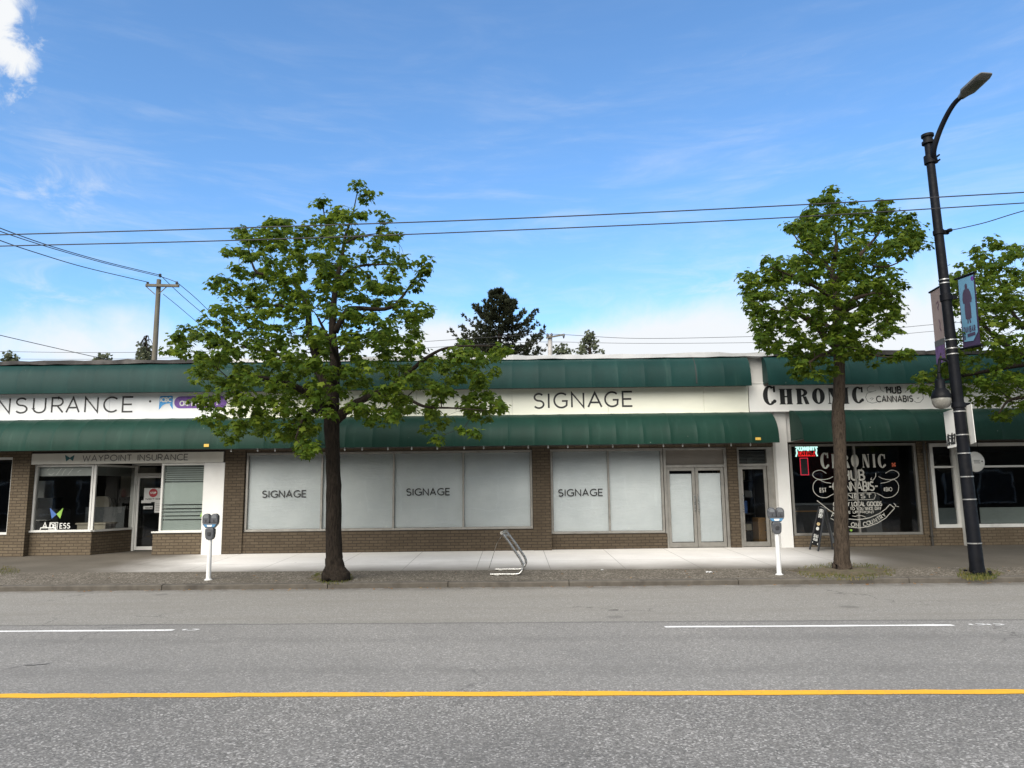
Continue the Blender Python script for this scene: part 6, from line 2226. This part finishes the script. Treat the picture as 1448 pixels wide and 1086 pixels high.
# ---- conifer and small trees behind the shops
def conifer(label, px, py_top, Y, half_w, seed):
    rnd = random.Random(seed)
    t0 = at(px, py_top - 4, Y)
    H_ = t0.z
    root = empty('conifer_tree', (t0.x, Y, 0), label, 'tree', 'trees behind the shops')
    wood = MB().tube([(t0.x, Y, 0), (t0.x, Y, H_ * 0.5), (t0.x, Y, H_)], [0.35, 0.25, 0.03], 8)
    cr = MB()
    def tuft(c, d, s_):
        for _ in range(9):
            dd = (d + rand_unit(rnd) * 0.75).normalized()
            sd_ = dd.cross(rand_unit(rnd)).normalized() * s_ * 0.16
            e = c + dd * s_ * rnd.uniform(0.7, 1.2)
            m_ = c.lerp(e, 0.45)
            b = len(cr.v)
            cr.v += [c, m_ + sd_, e, m_ - sd_]
            cr.f.append((b, b + 1, b + 2, b + 3))
    z = H_ - 0.35
    while z > H_ - 9.5:
        f = (H_ - z)
        R_ = min(0.16 + f * 0.74, half_w) * rnd.uniform(0.7, 1.15)
        for k_ in range(rnd.randint(5, 6) if f < 1.5 else rnd.randint(7, 10)):
            a_ = rnd.uniform(0, 2 * math.pi)
            L = R_ * rnd.uniform(0.7, 1.15)
            p0 = Vector((t0.x, Y, z))
            p1 = p0 + Vector((math.cos(a_) * L * 0.6, math.sin(a_) * L * 0.6, L * 0.02))
            p2 = p0 + Vector((math.cos(a_) * L, math.sin(a_) * L, L * 0.30 + 0.10))
            pth = spline([p0, p1, p2], 5)
            wood.tube(pth, [0.04 - 0.03 * i / len(pth) for i in range(len(pth))], 4, cap=False)
            for i, p_ in enumerate(pth[2:]):
                dirn = Vector((math.cos(a_), math.sin(a_), 0.7))
                for _ in range(3):
                    tuft(p_ + rand_unit(rnd) * 0.11 * (1 + L * 0.15), dirn + rand_unit(rnd) * 0.4, 0.26)
            tuft(p2, Vector((math.cos(a_) * 0.4, math.sin(a_) * 0.4, 1)), 0.36)
        z -= 0.34
    for _ in range(3):
        tuft(Vector((t0.x, Y, H_ - 0.25)) + rand_unit(rnd) * 0.06, Vector((0, 0, 1)), 0.34)
    wood.build('trunk', M['bark'], root, smooth='all')
    cr.build('crown', M['needle'], root)


conifer('dark wide conifer rising behind the middle shop', 706, 413, 60, 3.5, 31)


def small_tree(label, px, py, Y, w_, h_, n, seed, mat_, droop=0.0, name='small_tree', spike=False):
    """crown about (px, py), w_ and h_ in metres"""
    rnd = random.Random(seed)
    c = at(px, py, Y)
    root = empty(name, (c.x, Y, 0), label, 'tree', 'trees behind the shops')
    wood = MB().tube([(c.x, Y, 0), (c.x, Y, c.z - h_ * 0.2), (c.x, Y, c.z + h_ * 0.45)], [0.22, 0.12, 0.02], 7)
    cr = MB()
    for i in range(n):
        a_ = rnd.uniform(0, 6.283)
        f = rnd.random()
        if spike:
            rr = w_ * 0.5 * (1 - f * 0.8) * rnd.uniform(0.5, 1.05)
        else:
            rr = w_ * 0.5 * math.sqrt(max(1 - (2 * f - 1) ** 2, 0.05)) * rnd.uniform(0.35, 1.05)
        p = Vector((c.x + rr * math.cos(a_), Y + rr * math.sin(a_), c.z - h_ / 2 + h_ * f))
        a0 = Vector((c.x, Y, p.z - h_ * 0.12 + (h_ * 0.3 if droop else 0)))
        wood.tube(spline([a0, a0.lerp(p, 0.5) + Vector((0, 0, 0.12 + droop * 0.2)), p], 3), [0.03, 0.025, 0.022, 0.02, 0.016, 0.012, 0.01], 4, cap=False)
        for _ in range(8):
            q = p + rand_unit(rnd) * 0.22 * Vector((1, 1, 1)).length / 1.7 + Vector((0, 0, -droop * rnd.uniform(0, 1.0)))
            add_leaf(cr, q, rand_unit(rnd) + Vector((0, 0, 0.4 - droop * 2)), rand_unit(rnd), 0.20, 0.4)
    wood.build('trunk', M['bark'], root, smooth='all')
    cr.build('crown', mat_, root)


small_tree('pale weeping birch beside the left utility pole', 206, 500, 44, 1.5, 1.5, 60, 41, M['far_leaf'], droop=0.7, name='birch_tree')
small_tree('small round tree top over the roof at the left edge', 15, 508, 44, 0.6, 0.6, 22, 42, M['far_leaf'])
small_tree('sparse treetop just over the roof left of the pole', 146, 510, 44, 1.0, 0.35, 16, 43, M['far_leaf'])
small_tree('grey-green leafy treetop right of the far utility pole', 834, 492, 50, 2.4, 1.9, 60, 44, M['far_leaf'], spike=True)
small_tree('low bushy treetop between the far pole and the leafy treetop', 795, 501, 50, 1.4, 1.0, 30, 45, M['far_leaf'])

# ---- rough grass round the trees and the lamp
def grass_patch(label_pts, seed, n, hgt, ring, mound=None):
    rnd = random.Random(seed)
    mb = MB()
    for _ in range(n):
        px, py = rnd.uniform(*label_pts[0]), rnd.uniform(*label_pts[1])
        p = on_ground(px, py, 0.115)
        q = ((px - ring[0]) / ring[2]) ** 2 + ((py - ring[1]) / ring[3]) ** 2
        if q > 1 or rnd.random() < q * 0.75:
            continue
        z = walk_z(p.y, p.x)
        h_ = hgt * rnd.uniform(0.4, 1.2)
        d = Vector((rnd.uniform(-1, 1), rnd.uniform(-1, 1), 0)) * h_ * 0.7
        s_ = Vector((rnd.uniform(-1, 1), rnd.uniform(-1, 1), 0)).normalized() * 0.006
        b0 = Vector((p.x, p.y, z - 0.01))
        mb.add([b0 - s_, b0 + s_, b0 + d * 0.45 + Vector((0, 0, h_ * 0.7)) + s_ * 0.7, b0 + d + Vector((0, 0, h_)), b0 + d * 0.45 + Vector((0, 0, h_ * 0.7)) - s_ * 0.7], [(0, 1, 2, 3, 4)])
    return tag(mb.build('grass', M['grass'], None), kind='stuff')


def soil(px, py, rx, ry, seed, zh=0.05):
    rnd = random.Random(seed)
    c = on_ground(px, py, 0.11)
    mb = MB()
    n, rings = 28, 5
    ph = [rnd.uniform(0, 6.28) for _ in range(3)]
    def pt(i, k_):
        a_ = 2 * math.pi * k_ / n
        f = i / rings * (1 + 0.14 * math.sin(3 * a_ + ph[0]) + 0.08 * math.sin(7 * a_ + ph[1]))
        x, y = c.x + rx * f * math.cos(a_), c.y + ry * f * math.sin(a_)
        y = max(y, kerb_y(x) + 0.17)
        z = walk_z(y, x) + (zh * (1 - (i / rings) ** 2) if i < rings else -0.008) + (rnd.uniform(-0.006, 0.006) if i < rings else 0)
        return Vector((x, y, z + 0.004))
    ctr = c.copy()
    ctr.z = walk_z(c.y, c.x) + zh
    b = 0
    mb.v.append(ctr)
    for i in range(1, rings + 1):
        for k_ in range(n):
            mb.v.append(pt(i, k_))
    for k_ in range(n):
        mb.f.append((0, 1 + k_, 1 + (k_ + 1) % n))
    for i in range(rings - 1):
        for k_ in range(n):
            a_ = 1 + i * n + k_
            b_ = 1 + i * n + (k_ + 1) % n
            mb.f.append((a_, a_ + n, b_ + n, b_))
    tag(mb.build('planting_soil', M['soil'], None, smooth='all'), kind='structure')


soil(470, 817, 0.42, 0.40, 61, 0.05)
soil(1196, 809, 0.95, 0.62, 62, 0.05)
soil(1384, 810, 0.42, 0.32, 63, 0.06)
grass_patch(((440, 500), (808, 824)), 64, 2600, 0.05, (470, 817, 30, 7))
grass_patch(((1120, 1275), (799, 819)), 65, 4200, 0.05, (1196, 809, 72, 9.5))
grass_patch(((1350, 1415), (802, 820)), 66, 2400, 0.07, (1383, 812, 31, 7))
grass_patch(((0, 30), (806, 818)), 67, 500, 0.04, (10, 811, 18, 5))
# leaf litter along the gutter
rnd = random.Random(71)
lit = MB()
for _ in range(170):
    x = rnd.uniform(-11, 11)
    y = kerb_y(x) - abs(rnd.gauss(0, 0.10)) - 0.02 if rnd.random() < 0.7 else kerb_y(x) + rnd.uniform(0.2, 1.5)
    z = 0.008 if y < kerb_y(x) else walk_z(y, x) + 0.008
    a_ = rnd.uniform(0, 6.28)
    add_leaf(lit, Vector((x, y, z)), Vector((math.cos(a_), math.sin(a_), rnd.uniform(-0.02, 0.2))), Vector((rnd.uniform(-.3, .3), rnd.uniform(-.3, .3), 1)), rnd.uniform(0.025, 0.06), 0.4)
tag(lit.build('leaf_litter', M['dead_leaf'], None), kind='stuff')
